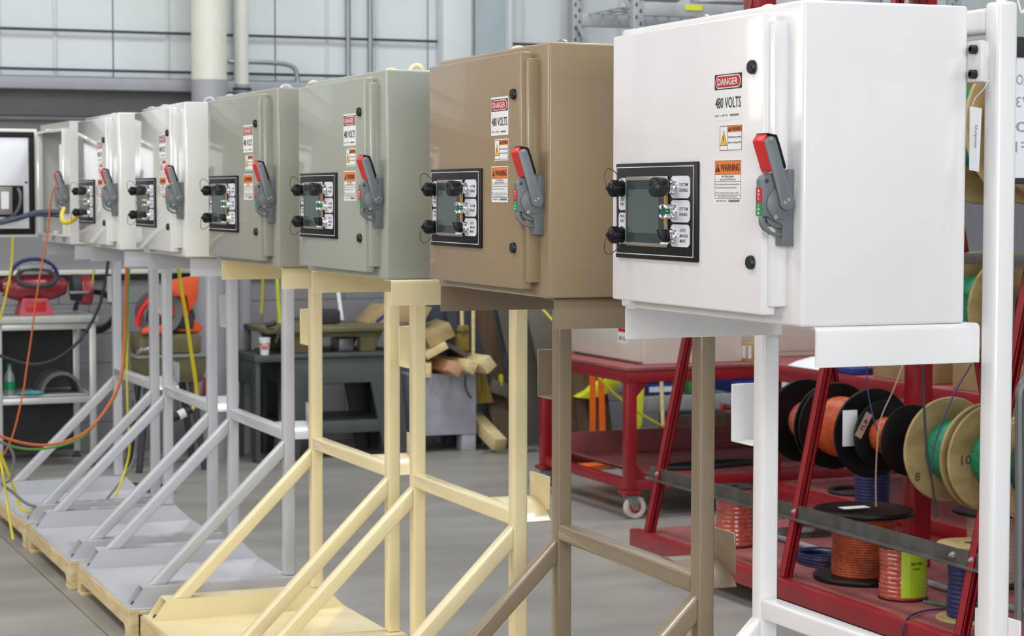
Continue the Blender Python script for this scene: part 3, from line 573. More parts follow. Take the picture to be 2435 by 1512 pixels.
for i, (x, y, w_, d_, h_, lb) in enumerate(((3.98, 5.7, .5, .6, .4, 'tan carton farthest along the red cart behind the spools'), (3.62, 4.98, .5, .47, .36, 'large tan carton in the middle of the red cart behind the spools'), (3.62, 4.05, .5, .72, .34, 'tan carton nearest the camera on the red cart behind the spools'))):
    e = empty('cardboard_box', (x, y, .841), lb, 'carton', 'cartons behind the spools')
    MB().box(0, w_, 0, d_, 0, h_).obj('body', M_CARD, e, .004); MB().box(-.002, .0, .0, d_, h_ * .48, h_ * .5).obj('seam', M_KRAFT, e); MB().box(0, w_, d_ / 2 - .03, d_ / 2 + .03, h_, h_ + .001).obj('tape', M_KRAFT, e)
b = MB(); b.prism([(3.57, .8425), (3.78, .8425), (3.80, .875), (3.72, .885), (3.62, .862)], 'y', 5.85, 6.2); o = b.obj('paper_sheet', M_PAPER, None, .002); tag(o, 'crumpled white paper lying on the red cart edge', 'paper')
o = MB().box(3.57, 3.70, 5.55, 5.72, .8415, .875).obj('blue_case', M_BLUEB, None, .004); tag(o, 'small blue case beside the white paper on the cart', 'case')

# ------------------------------------------------------------------ wire spool rack
e = empty('wire_rack', (0, 0, 0), 'red A frame wire rack holding cable spools', 'rack')
rx0, rxc, rx1, rz = 2.325, 2.905, 3.485, .165
FR = (5.336, 4.077, 2.83, 1.6)
MB().box(rx0, rx1, 1.3, 5.45, .150, .163).obj('platform', M_REDSHEEN, e, .002)
b = MB(); b.box(rx0 - .03, rx0 + .02, 1.3, 5.46, .085, .165).box(rx1 - .02, rx1 + .03, 1.3, 5.46, .085, .165).box(rx0 + .02, rx1 - .02, 5.41, 5.46, .085, .149).box(rx0 + .02, rx1 - .02, 1.3, 1.35, .085, .149); b.obj('base_frame', M_REDP, e, .004)
for y in (5.25, 1.5):
    for x in (rx0 + .08, rx1 - .08): caster(e, x, y, .085 + .035)
def strut(a, b_, m=M_REDP, w_=.041):
    # slotted channel: two side walls, a back and a pair of lips
    a, b_ = Vector(a), Vector(b_); d = (b_ - a).normalized(); yv = Vector((0, 1, 0)); xv = yv.cross(d).normalized(); o_ = MB()
    o_.bar(a + yv * .018, b_ + yv * .018, .041, .005, yv); o_.bar(a - xv * .018, b_ - xv * .018, .041, .005, xv); o_.bar(a + xv * .018, b_ + xv * .018, .041, .005, xv)
    o_.bar(a - yv * .018 - xv * .014, b_ - yv * .018 - xv * .014, .012, .005, yv); o_.bar(a - yv * .018 + xv * .014, b_ - yv * .018 + xv * .014, .012, .005, yv)
    return o_
for y in FR:
    strut((rx0 + .015, y, rz), (rxc - .03, y, 2.66)).obj('front_leg', M_REDP, e)
    strut((rx1 - .015 - (.80 - rz) * .2152, y, .80), (rxc + .03, y, 2.66)).obj('rear_leg', M_REDP, e)
    MB().box(rxc - .05, rxc + .05, y - .07, y + .07, 2.56, 2.70).obj('apex_plate', M_REDP, e, .004)
MB().box(rxc + .045, rxc + .13, 4.06, 4.15, rz, 2.6).obj('centre_post', M_REDP, e, .004)
b = MB(); xa = 2.385
b.prism([(xa - .03, .402), (xa + .03, .402), (xa + .03, .408), (xa + .004, .408), (xa + .004, .462), (xa - .002, .462), (xa - .002, .408), (xa - .03, .408)], 'y', 2.7, 5.42)
b.obj('angle_bar', M_STEEL, e)
for y in (5.336, 4.077, 2.83, 2.95):
    MB().lathe([(.012, 0), (.012, .007), (.007, .008), (.007, .016), (.001, .016)], (xa - .002, y, .435), (-1, 0, 0), 6).obj('hex_bolt', M_SHELF, e)
rod = MB().cyl((2.75, 1.5, .745), (2.75, 5.4, .745), .012, 10).obj('spool_rod', M_STEEL, e, 0, 2, True)
rod = MB().cyl((2.83, 1.5, 2.0), (2.83, 5.4, 2.0), .012, 10).obj('spool_rod', M_STEEL, e, 0, 2, True)
for z, x in ((.745, 2.75), (2.0, 2.83), (1.31, 2.80)):
    for y in FR: MB().box(x - .02, x + .45, y + .022, y + .045, z - .03, z).obj('rod_support', M_REDP, e, .002)
MB().box(rx1 - .165, rx1 - .12, 1.3, 5.4, .74, .80).obj('rear_rail', M_REDP, e, .004)
for y in (1.6, 2.83): MB().box(rx1 - .165, rx1 - .12, y - .02, y + .02, rz, .74).obj('rear_post', M_REDP, e, .004)
MB().box(2.50, 2.53, 1.4, 5.4, 1.485, 1.525).obj('front_rail', M_STEEL, e, .003)

def spool(name, c, d, R_, rw, L_, tf, mf, mw, label, group, hub=.05, ridges=15, cat='spool'):
    e = empty(name, c, label, cat, group); d = Vector(d)
    for s_ in (0, 1):
        t0 = -L_ / 2 + (0 if s_ == 0 else L_ - tf)
        MB().lathe([(hub * .4, t0), (R_ - .004, t0), (R_, t0 + tf * .3), (R_, t0 + tf * .7), (R_ - .004, t0 + tf), (hub * .4, t0 + tf)], (0, 0, 0), d, 40, False).obj('flange', mf, e, 0, 2, True)
    prof = []; a, z = -L_ / 2 + tf, L_ / 2 - tf
    for k in range(ridges * 4 + 1):
        t_ = k / (ridges * 4); prof.append((rw - .0025 + .0025 * abs(math.sin(t_ * ridges * PI)) + .002 * math.sin(t_ * 9), a + (z - a) * t_))
    MB().lathe(prof, (0, 0, 0), d, 32, False).obj('wire_winding', mw, e, 0, 2, True)
    MB().lathe([(hub, -L_ / 2 - .001), (hub, L_ / 2 + .001)], (0, 0, 0), d, 20, False).obj('hub_core', mf, e, 0, 2, True)
    return e
YD = (0, 1, 0); GS = 'spools on the lower rod'
s1 = spool('cable_spool', (2.75, 4.52, .742), YD, .185, .085, .24, .012, M_BLKGLOSS, M_ORP, 'black spool of orange and purple wire, farthest on the lower rod', GS)
s2 = spool('cable_spool', (2.75, 4.22, .745), YD, .188, .128, .30, .012, M_BLKGLOSS, M_ORW, 'full black spool of bright orange wire in the middle of the lower rod', GS)
s3 = spool('cable_spool', (2.75, 3.89, .745), YD, .145, .075, .21, .008, M_BLKGLOSS, M_ORW, 'smaller black spool of orange wire with kraft tags', GS)
s4 = spool('cable_spool', (2.75, 3.40, .738), YD, .208, .118, .26, .016, M_PLY, M_GREENW, 'plywood spool of green wire left of the white post', GS)
s5 = spool('cable_spool', (2.75, 3.10, .738), YD, .208, .112, .27, .016, M_PLY, M_GREENW, 'plywood spool of green wire half hidden by the white post', GS)
s6 = spool('cable_spool', (2.75, 2.85, .738), YD, .20, .13, .24, .016, M_PLY, mat('wire_dark_green', (30, 92, 70), .4, rgb2=(16, 60, 50), vscale=40), 'plywood spool of dark green wire at the right edge', GS)
a = MB().box(-.15, -.08, -.1535, -.151, -.05, .10).obj('paper_label', M_PAPER, s2, .001); a = MB().box(-.055, .055, .094, .0965, -.016, .016).obj('kraft_tag', M_KRAFT, s3); a.rotation_euler = (0, -1.05, 0); a.location = (-.10, 0, .045)
a = MB().box(.055, .115, -.1085, -.1055, -.02, .06).obj('paper_tag', M_KRAFT, s3)
rr_ = Matrix(((1, 0, 0), (0, 0, -1), (0, 1, 0))).to_4x4()
text('handwriting', '7L8', .05, .018, M_INK, s3, -.10, .0932, .045, rot=Matrix.Rotation(-1.05, 4, 'Y') @ rr_)
text('handwriting', '8', .024, .034, M_WOODD, s4, -.15, .1118, -.10, rot=rr_); text('handwriting', '10', .045, .036, M_WOODD, s5, -.13, .1168, .0, rot=rr_)
GU = 'spools on the upper rod'
spool('cable_spool', (2.83, 3.28, 2.0), YD, .30, .17, .32, .018, M_PLY, M_GREENW, 'big plywood spool of green wire seen in the gap behind the white cabinet', GU)
spool('cable_spool', (2.83, 2.86, 2.0), YD, .28, .15, .30, .018, M_PLY, M_BLUEW, 'big plywood spool high up at the right edge', GU)
GM = 'spools on the middle rod'
MB().cyl((2.80, 1.5, 1.31), (2.80, 5.4, 1.31), .012, 10).obj('spool_rod', M_STEEL, e, 0, 2, True)
spool('cable_spool', (2.80, 3.30, 1.31), YD, .21, .12, .26, .016, M_PLY, M_GREENW, 'plywood spool on the middle rod left of the white post', GM)
spool('cable_spool', (2.80, 2.90, 1.31), YD, .21, .12, .26, .016, M_PLY, M_BLUEW, 'plywood spool on the middle rod at the right edge', GM)
# spools standing on the platform
ZD = (0, 0, 1); GP = 'spools standing on the rack platform'
sp = spool('cable_spool', (2.62, 3.93, .163 + .146), ZD, .205, .13, .292, .022, M_BLKGLOSS, M_ORD, 'large upright spool of orange wire with black flanges on the platform', GP, ridges=24)
MB().box(-.14, -.02, -.08, -.03, .161, .163).obj('paper_scrap', M_PAPER, sp)
sp = spool('cable_spool', (2.545, 3.52, .163 + .105), ZD, .098, .094, .21, .006, M_BLKGLOSS, M_PINK, 'small wrapped spool of pink orange wire with a lime label', GP, ridges=11)
ang = [math.radians(a_) for a_ in range(232, 303, 10)]
b = MB()
for a0, a1 in zip(ang, ang[1:]):
    q = [(r_ * math.cos(t_), r_ * math.sin(t_), z_) for z_ in (-.088, .092) for (r_, t_) in ((.0945, a0), (.0965, a0), (.0965, a1), (.0945, a1))]
    b.hexa(q)
lab = b.obj('lime_label', M_LIME, sp)
ta = math.radians(268); Rl = Matrix(((-math.sin(ta), 0, math.cos(ta)), (math.cos(ta), 0, math.sin(ta)), (0, 1, 0))).to_4x4()
text('lettering', 'SMARTWIRE', .05, .012, M_INK, sp, .0975 * math.cos(ta), .0975 * math.sin(ta), .045, rot=Rl); text('lettering', 'SIGNAL', .035, .010, M_INK, sp, .0975 * math.cos(ta), .0975 * math.sin(ta), .025, rot=Rl)
spool('cable_spool', (2.53, 4.86, .163 + .135), ZD, .092, .086, .27, .006, M_BLKGLOSS, M_PINK, 'wrapped spool of pink orange wire left of the white post', GP, ridges=13)
spool('cable_spool', (2.53, 3.06, .163 + .145), ZD, .12, .08, .29, .014, M_PLY, M_BLUEW, 'tall upright spool of blue wire at the right end of the platform', GP, ridges=15)
spool('cable_spool', (3.05, 3.65, .163 + .15), ZD, .16, .10, .30, .012, M_BLKGLOSS, M_KRAFT, 'upright spool of pale brown wire behind the red centre post', GP)
spool('cable_spool', (3.30, 4.94, .163 + .16), ZD, .088, .083, .32, .01, M_BLUEW, M_BLUEW, 'tall dark blue wire bundle standing behind the orange spool', GP, ridges=20)
spool('cable_spool', (3.0, 5.05, .163 + .05), ZD, .14, .05, .10, .008, M_STEEL, M_LABEL, 'nearly empty steel spool lying on the platform', GP)
b = MB()
for k in range(7): b.tube([(2.66 + (.10 + .004 * (k % 3)) * math.cos(i * PI / 6 + k), 4.30 + (.15 + .005 * (k % 4)) * math.sin(i * PI / 6 + k), .172 + .011 * (k // 2) + .003 * math.sin(i)) for i in range(12)], .0055, 6, 3, True)
o = b.obj('wire_coil', M_BLUEW, None, 0, 2, True); tag(o, 'coil of loose blue wire lying left of the upright orange spool', 'wire coil')
o = MB().cyl((2.78, 1.6, .176), (2.78, 5.2, .176), .013, 12).obj('grey_pipe', M_COLG, None, 0, 2, True); tag(o, 'long grey pipe lying along the rack platform', 'pipe')
def cable(name, pts, r_, m, lb, cat='cable', group=None, sm=5):
    o = MB().tube(pts, r_, 8, sm).obj(name, m, None, 0, 2, True); return tag(o, lb, cat, group)
cable('wire_length', [(2.56, 3.40, .17), (2.60, 3.2, .172), (2.55, 3.05, .17)], .005, M_GREENW, 'green wire end lying beside the wrapped pink spool', 'wire')
cable('wire_length', [(2.58, 3.244, 0.17), (2.455, 3.232, 0.172), (2.346, 3.166, 0.172), (2.29, 3.121, 0.153), (2.29, 3.131, 0.081)], .004, M_BLUEW, 'blue wire hanging over the red platform edge', 'wire')
cable('wire_length', [(2.786, 3.9, 1.055), (2.705, 3.85, 0.949), (2.62, 3.8, 0.854), (2.589, 3.78, 0.781), (2.568, 3.76, 0.632), (2.557, 3.74, 0.491)], .0025, M_KRAFT, 'pale strung wire crossing in front of the small orange spool', 'wire')
cable('wire_length', [(2.478, 3.3, 1.096), (2.484, 3.3, 0.948), (2.486, 3.28, 0.774), (2.508, 3.27, 0.631), (2.518, 3.26, 0.519)], .005, M_CORDK, 'black wire hanging in front of the left plywood spool', 'wire')
cable('wire_length', [(2.689, 3.29, 1.093), (2.614, 3.29, 0.985), (2.543, 3.28, 0.852), (2.511, 3.28, 0.741), (2.502, 3.27, 0.647)], .003, M_BLUEW, 'blue wire slanting across the left plywood spool', 'wire')
cable('wire_length', [(2.574, 3.85, 1.051), (2.577, 3.84, 0.946), (2.587, 3.82, 0.854), (2.599, 3.8, 0.787)], .003, M_BLUEW, 'thin blue wire leading to the small orange spool', 'wire')

o = MB().torus((3.78, 5.86, .212), (0, 0, 1), .13, .011, 28, 8).obj('hose_ring', M_CORDK, None, 0, 2, True); tag(o, 'black hose ring lying on the lower deck behind the spools', 'hose')
# grey tube handle and writing sheet at the right edge
cable('bent_tube', [(1.963, 1.9, 1.182), (1.916, 1.9, 1.174), (1.897, 1.9, 1.145), (1.893, 1.9, 1.094), (1.899, 1.9, 0.789), (1.902, 1.9, 0.423)], .014, M_GREYT, 'grey bent tube handle right of the white post', 'tube')
e = empty('writing_sheet', (0, 0, 0), 'white sheet with mirrored handwriting and black frame at the right edge', 'sheet')
MB().box(.83, 1.25, .50, .506, 1.775, 2.045).obj('sheet', M_PAPER, e); MB().box(.825, 1.255, .497, .509, 1.762, 1.776).obj('frame', M_CORDK, e, .001); MB().box(.825, 1.255, .497, .509, 2.044, 2.09).obj('frame', M_CORDK, e, .001)
mr = Matrix(((-1, 0, 0), (0, 0, -1), (0, 1, 0))).to_4x4()
for s_, z in (('RO', 1.995), ('73', 1.945), ('0', 1.89), ('F1', 1.845)): text('handwriting', s_, .034, .024, mat('faint_ink', (168, 164, 178), .6, var=.05), e, .862, .4995, z, rot=mr)
cable('hanging_cord', [(0.807, 0.45, 2.175), (0.814, 0.45, 2.155), (0.821, 0.45, 2.138), (0.829, 0.45, 2.146)], .0025, M_LABEL, 'white cord looped at the top of the writing sheet', 'cord')

# ------------------------------------------------------------------ storage shelving at the right
e = empty('storage_rack', (0, 0, 0), 'galvanised storage rack with perforated uprights behind the red cart', 'rack')
hx0, hy0, hy1 = 3.93, 8.8, 9.75
holes = []
for x, y in ((hx0, hy0), (hx0, hy1), (hx0 + 2.4, hy0), (hx0 + 2.4, hy1)):
    p = MB().box(x, x + .07, y, y + .055, 0, 3.6).obj('upright', M_SHELF, e, .004)
    b = MB()
    for k in range(44):
        for dx_ in (.018, .048): b.box(x + dx_ - .007, x + dx_ + .007, y - .001, y + .001, .06 + k * .08 + (.04 if dx_ > .03 else 0), .085 + k * .08 + (.04 if dx_ > .03 else 0))
    tag(b.obj('upright_slots', M_DARKST, p), kind='stuff')
for z in (.38, 1.25, 2.10, 2.93):
    for y in (hy0 + .005, hy1 - .005): MB().box(hx0 + .07, hx0 + 2.4, y, y + .045, z - .045, z + .045).obj('beam', M_SHELF, e, .004)
    for k in range(22): MB().cyl((hx0 + .12 + k * .1, hy0 + .05, z + .04), (hx0 + .12 + k * .1, hy1 - .005, z + .04), .005, 6).obj('deck_wire', M_SHELF, e)
    for k in range(4): MB().box(hx0 + .07, hx0 + 2.4, hy0 + .22 + k * .2, hy0 + .23 + k * .2, z + .028, z + .036).obj('deck_bar', M_SHELF, e)
for z0, z1 in ((.4, 1.2), (1.3, 2.1), (2.1, 2.9), (2.9, 3.5)): MB().bar((hx0 + .035, hy0 + .055, z0), (hx0 + .035, hy1, z1), .03, .012).obj('brace', M_SHELF, e)
for k, (m_, w_) in enumerate(((M_BLUEB, .24), (M_GREENB, .16), (M_BLUEB, .22), (M_SHELF, .2), (M_GREENB, .22))):
    x = hx0 + .14 + k * .32
    c = ('blue', 'green', 'blue', 'grey', 'green')[k]
    e2 = empty('storage_bin', (x, hy0 + .1, .43), ['blue parts bin nearest the left upright of the storage rack', 'small green parts bin on the low rack shelf', 'blue parts bin in the middle of the low rack shelf', 'grey parts bin on the low rack shelf', 'green parts bin at the right of the low rack shelf'][k], 'bin', 'bins on the low rack shelf')
    b = MB(); t = .006; b.box(0, w_, 0, .3, 0, t).box(0, t, 0, .3, t, .13).box(w_ - t, w_, 0, .3, t, .13).box(t, w_ - t, .3 - t, .3, t, .13).box(t, w_ - t, 0, t, t, .07); b.obj('body', m_, e2, .002)
    MB().box(.03, w_ - .03, -.002, 0, .015, .05).obj('label_card', M_PAPER, e2)
for k in range(4):
    b = MB(); x = hx0 + .15 + k * .5; b.lathe([(.12, 0), (.19, .03), (.20, .10), (.14, .16), (.05, .19), (.001, .20)], (x + .15, hy0 + .35, 2.985), (0, 0, 1), 14)
    tag(b.obj('plastic_bag', M_BAG, None, 0, 2, True), ['plastic bag at the left end of the top rack shelf', 'second plastic bag from the left on the top rack shelf', 'third plastic bag from the left on the top rack shelf', 'rightmost plastic bag on the top rack shelf'][k], 'bag', 'bags on the top shelf')
tag(MB().box(4.30, 4.42, hy0 - .002, hy0 + .003, 2.93, 2.965).obj('yellow_tag', M_HIVIS, None), 'yellow sticker on the top rack beam', 'sticker')
e = empty('wall_strut', (4.16, 10.3, 0), 'perforated reddish strut post standing at the white wall', 'post')
MB().box(0, .05, 0, .05, 0, 4).obj('post', M_SHELF, e, .003)
b = MB(); b.box(.05, .085, -.004, .045, 0, 4).obj('red_channel', mat('oxide_red', (140, 100, 100), .6, var=.2), e, .003)
for k in range(14): MB().lathe([(.014, 0), (.014, .002), (.001, .002)], (.067, -.004, 2.4 + k * .085), (0, -1, 0), 12).obj('hole', M_PANEL, e)

# ------------------------------------------------------------------ things along the back wall
e = empty('workshop_shelf', (0, 9.93, 0), 'aluminium profile shelf carrying the red bench grinder', 'shelf')
for x in (.055, .645):
    for y in (.0, .55): MB().box(x, x + .042, y, y + .042, .04, .925).obj('leg', M_ALU, e, .004); MB().lathe([(.03, 0), (.03, .012), (.012, .02), (.012, .04)], (x + .021, y + .021, 0), (0, 0, 1), 14).obj('foot', M_DARKST, e)
MB().box(-.6, .70, -.02, .62, .926, .968).obj('top', M_ALU, e, .004)
for z in (.415, .925 - .042):
    for y in (.0, .55): MB().box(.097, .645, y + .003, y + .039, z, z + .04).obj('rail', M_ALU, e, .003)
MB().box(.06, .68, .045, .545, .457, .467).obj('shelf_board', M_ALU, e, .002)
MB().box(.09, .65, .565, .575, .05, .92).obj('shade_sheet', M_DARKR, e)  # dark sheet standing in for the shade at the back of the shelf
e = empty('bench_grinder', (.335, 10.15, .9685), 'red bench grinder with a pedestal foot on the aluminium shelf', 'grinder')
MB().lathe([(.03, -.21), (.05, -.20), (.075, -.14), (.085, -.10), (.085, .10), (.075, .14), (.05, .20), (.03, .21)], (0, 0, .175), (1, 0, 0), 28).obj('motor', M_GRIND, e, 0, 2, True)
MB().hexa([(-.11, -.09, 0), (.11, -.09, 0), (.11, .09, 0), (-.11, .09, 0), (-.08, -.06, .11), (.08, -.06, .11), (.08, .06, .11), (-.08, .06, .11)]).obj('pedestal', mat('grinder_pink', (188, 70, 84), .45, var=.15), e, .006)
MB().box(-.06, .06, -.093, -.075, .03, .085).obj('switch_plate', M_DRED, e, .003)
for s_ in (-1, 1):
    MB().lathe([(.02, 0), (.085, 0), (.085, .05), (.02, .05)], (s_ * .24 if s_ > 0 else -.29, 0, .17), (1, 0, 0), 28).obj('wheel', M_DARKR, e, 0, 2, True)
    MB().lathe([(.001, 0), (.09, 0), (.095, .01), (.095, .065), (.09, .07), (.001, .07)], (s_ * .295 if s_ > 0 else -.365, 0, .15), (1, 0, 0), 24).obj('wheel_guard', M_GRIND, e, 0, 2, True)
    MB().box(s_ * .27 - .06, s_ * .27 + .06, -.12, -.05, .135, .15).obj('tool_rest', M_GALV, e, .002)
e = empty('face_shield', (.335, 10.07, 1.20), 'navy banded face shield lying over the red grinder', 'face shield')
MB().tube([(-.155, 0, .0), (-.15, 0, .05), (-.10, 0, .105), (-.02, 0, .125), (.06, 0, .115), (.12, 0, .07), (.145, 0, .0)], .012, 8).obj('band', M_NAVY, e, 0, 2, True)
MB().tube([(-.12, -.04, .0), (-.09, -.06, -.03), (0, -.07, -.045), (.09, -.06, -.03), (.12, -.04, .01), (.08, 0, .05), (0, 0, .06), (-.09, 0, .05)], .016, 8, 4, True).obj('visor_ring', M_DARKR, e, 0, 2, True)
MB().box(-.10, .10, -.01, .0, .03, .085).obj('visor', M_COND, e, .003)
e = empty('soda_bottle', (.155, 10.02, .4675), 'small bottle with green label on the aluminium shelf', 'bottle')
MB().lathe([(.03, 0), (.033, .01), (.033, .10), (.028, .13), (.012, .165), (.011, .185)], (0, 0, 0), (0, 0, 1), 18).obj('bottle_body', M_COND, e, 0, 2, True); MB().lathe([(.0336, .035), (.0336, .09)], (0, 0, 0), (0, 0, 1), 18, False).obj('label', M_GLASSG, e, 0, 2, True); MB().cyl((0, 0, .183), (0, 0, .2), .013, 12).obj('cap', M_GREEN, e)
b = MB(); n_ = 10
for i in range(n_):
    a0, a1 = PI * i / n_, PI * (i + 1) / n_; q = [(.48 + r_ * math.cos(t_), y_, .468 + r_ * 1.05 * math.sin(t_)) for y_ in (10.0, 10.3) for (r_, t_) in ((.115, a0), (.135, a0), (.135, a1), (.115, a1))]
    b.hexa(q)
tag(b.obj('curved_guard', M_GREYT, None, 0, 2, True), 'grey arched sheet metal guard lying on the aluminium shelf', 'guard')
b = MB(); b.lathe([(.001, 0), (.07, .002), (.09, .012), (.06, .028), (.001, .032)], (0, 0, 0), (0, 0, 1), 12); o = b.obj('shop_rag', M_CLOTH, None, 0, 2, True); o.location = (.28, 9.99, .4675); o.scale = (1, .55, 1); tag(o, 'crumpled teal rag on the aluminium shelf', 'rag')
# orange saw on an oil pan stand
e = empty('pipe_saw', (1.06, 9.68, 0), 'orange and olive cut off saw on a pan stand', 'saw')
MB().hexa([(-.17, -.18, .56), (.20, -.18, .56), (.20, .18, .56), (-.17, .18, .56), (-.21, -.22, .72), (.25, -.22, .72), (.25, .22, .72), (-.21, .22, .72)]).obj('oil_pan', M_OLIVE, e, .006)
MB().box(-.22, .26, -.23, .23, .72, .735).obj('pan_rim', M_GALV, e, .003)
MB().box(-.18, .22, -.12, .15, .736, .86).obj('saw_base', M_OLIVE, e, .02); MB().lathe([(.08, -.14), (.10, -.12), (.10, .12), (.08, .14)], (.05, 0, .93), (1, 0, 0), 20).obj('motor', M_DARKR, e, 0, 2, True)
MB().lathe([(.10, -.02), (.145, -.025), (.145, .025), (.10, .02)], (-.05, -.1, 1.0), (0, 1, 0), 30, False).obj('blade_guard', M_GREYT, e, 0, 2, True)
g = MB(); g.prism([(-.12, .86), (-.05, .95), (.0, 1.13), (.09, 1.17), (.16, 1.1), (.15, .98), (.24, .90), (.22, .86), (.05, .88)], 'y', -.09, -.03); g.obj('saw_arm', M_ORSAW, e, .01)
g = MB(); g.prism([(-.17, .87), (-.17, .90), (-.10, .92), (.02, .92), (.02, .87)], 'y', -.17, -.1); g.prism([(.0, 1.10), (.0, 1.20), (.2, 1.23), (.19, 1.08), (.14, 1.0), (.12, 1.1)], 'y', -.15, -.10); g.obj('guard_plate', M_ORSAW, e, .008)
MB().tube([(-.20, -.16, .92), (-.17, -.16, 1.02), (-.08, -.16, 1.11), (.02, -.16, 1.13)], .016, 8).obj('feed_handle', M_RED, e, 0, 2, True)
MB().tube([(-.20, -.16, .735), (-.20, -.2, .76), (-.18, -.235, .78), (-.08, -.235, .78)], .012, 8).obj('crank', M_CHROME, e, 0, 2, True)
for x, y in ((-.13, -.13), (.15, -.13), (-.13, .13), (.15, .13)): MB().cyl((x * 1.5, y * 1.2, 0), (x, y, .56), .022, 10).obj('leg', M_DARKST, e, 0, 2, True)
e = empty('work_gloves', (1.30, 9.78, .40), 'red and grey striped glove hanging under the saw pan', 'glove')
for k, (m_, dx_) in enumerate(((M_GRIND, 0), (M_GALV, .03), (M_GRIND, .055), (M_GALV, .085))): MB().hexa([(dx_ - .03, 0, 0), (dx_ - .008, 0, 0), (dx_ - .008, .05, 0), (dx_ - .03, .05, 0), (dx_ - .02, 0, .16), (dx_ + .012, 0, .16), (dx_ + .012, .05, .16), (dx_ - .02, .05, .16)]).obj('stripe', m_, e, .003)
b = MB()
for k in range(4): b.torus((.80, 10.5 + .012 * k, .98 - .01 * k), (.1, 1, .05), .125 + .008 * (k % 2), .011, 28, 8)
tag(b.obj('cable_coil', M_CORDK, None, 0, 2, True), 'black cable coil hanging on the block wall', 'cable coil')
# bench
e = empty('steel_bench', (0, 0, 0), 'green grey steel bench with splayed plate legs', 'bench')
bx0, bx1, byf, byb = 1.86, 2.66, 9.72, 10.35
MB().box(bx0 - .02, bx1 + .02, byf - .02, byb, .672, .70).obj('top', M_BENCH, e, .004)
def frame(z0=0): return [(-.05, 0), (.10, 0), (.18, .50), (.60, .50), (.70, 0), (.87, 0), (.80, .67), (0, .67)]
for y in (byf, byb - .04): MB().prism([(bx0 + x_, z_) for x_, z_ in frame()], 'y', y, y + .03).obj('leg_frame', M_BENCH, e, .003)
for x in (bx0, bx1 - .03): MB().prism([(byf + .031, 0), (byf + .14, 0), (byf + .15, .5), (byb - .16, .5), (byb - .14, 0), (byb - .041, 0), (byb - .041, .67), (byf + .031, .67)], 'x', x, x + .03).obj('side_frame', M_BENCH, e, .003)
for y in (byf + .003, byb - .037): MB().box(bx0 + .08, bx1 - .08, y, y + .024, .17, .25).obj('stretcher', M_BENCH, e, .003)
MB().box(bx0 + .03, bx1 - .03, byf + .032, byb - .042, .235, .245).obj('lower_shelf', M_BENCH, e)
e = empty('saw_table', (0, 0, .7005), 'olive machine table standing on the steel bench', 'machine')
MB().box(1.74, 2.72, 9.70, 10.3, .135, .175).obj('table_top', M_OLIVE, e, .012)
for y in (9.76, 10.2): MB().prism([(1.93, 0), (2.05, 0), (2.05, .10), (2.40, .10), (2.40, 0), (2.50, 0), (2.56, .135), (1.84, .135)], 'y', y, y + .08).obj('cast_foot', M_OLIVE, e, .008)
MB().box(2.30, 2.40, 9.9, 10.1, .0, .08).obj('tool_box', M_SHELF, e, .004)
MB().box(2.13, 2.33, 9.95, 10.1, .175, .27).obj('blade_housing', M_DARKR, e, .02)
MB().tube([(1.80, 9.68, .08), (1.84, 9.68, .20), (1.88, 9.68, .23), (2.05, 9.68, .23)], .010, 8).obj('lift_handle', M_DARKST, e, 0, 2, True); MB().cyl((1.735, 9.68, .19), (1.80, 9.68, .21), .016, 12).obj('handle_grip', M_CORDK, e, 0, 2, True)
for k in range(5): MB().lathe([(.012, 0), (.012, .005), (.001, .006)], (2.16 + k * .05, 9.75, .175), (0, 0, 1), 10).obj('bolt_head', M_CHROME, e)
e = empty('paper_cup', (1.735, 9.72, .7005), 'paper cup with red print at the left end of the bench', 'cup')
MB().lathe([(.026, 0), (.038, .11), (.036, .11), (.025, .004), (.001, .004)], (0, 0, 0), (0, 0, 1), 24, False).obj('cup', M_PAPER, e, 0, 2, True); MB().lathe([(.031, .035), (.035, .08)], (0, -.0006, 0), (0, 0, 1), 24, False).obj('printed_band', mat('cup_print', (176, 60, 50), .5, rgb2=(226, 214, 204), vscale=40), e, 0, 2, True); MB().torus((0, 0, .11), (0, 0, 1), .038, .002, 24, 6).obj('rim', M_PAPER, e, 0, 2, True)
bench_ext = MB().box(1.66, 1.84, 9.68, 10.2, .655, .70).obj('bench_leaf', M_BENCH, bpy.data.objects['steel_bench'], .004)
MB().prism([(9.7, 0), (9.8, 0), (9.82, .5), (10.1, .5), (10.1, 0), (10.16, 0), (10.16, .655), (9.7, .655)], 'x', 1.67, 1.70).obj('side_frame', M_BENCH, bpy.data.objects['steel_bench'], .003)
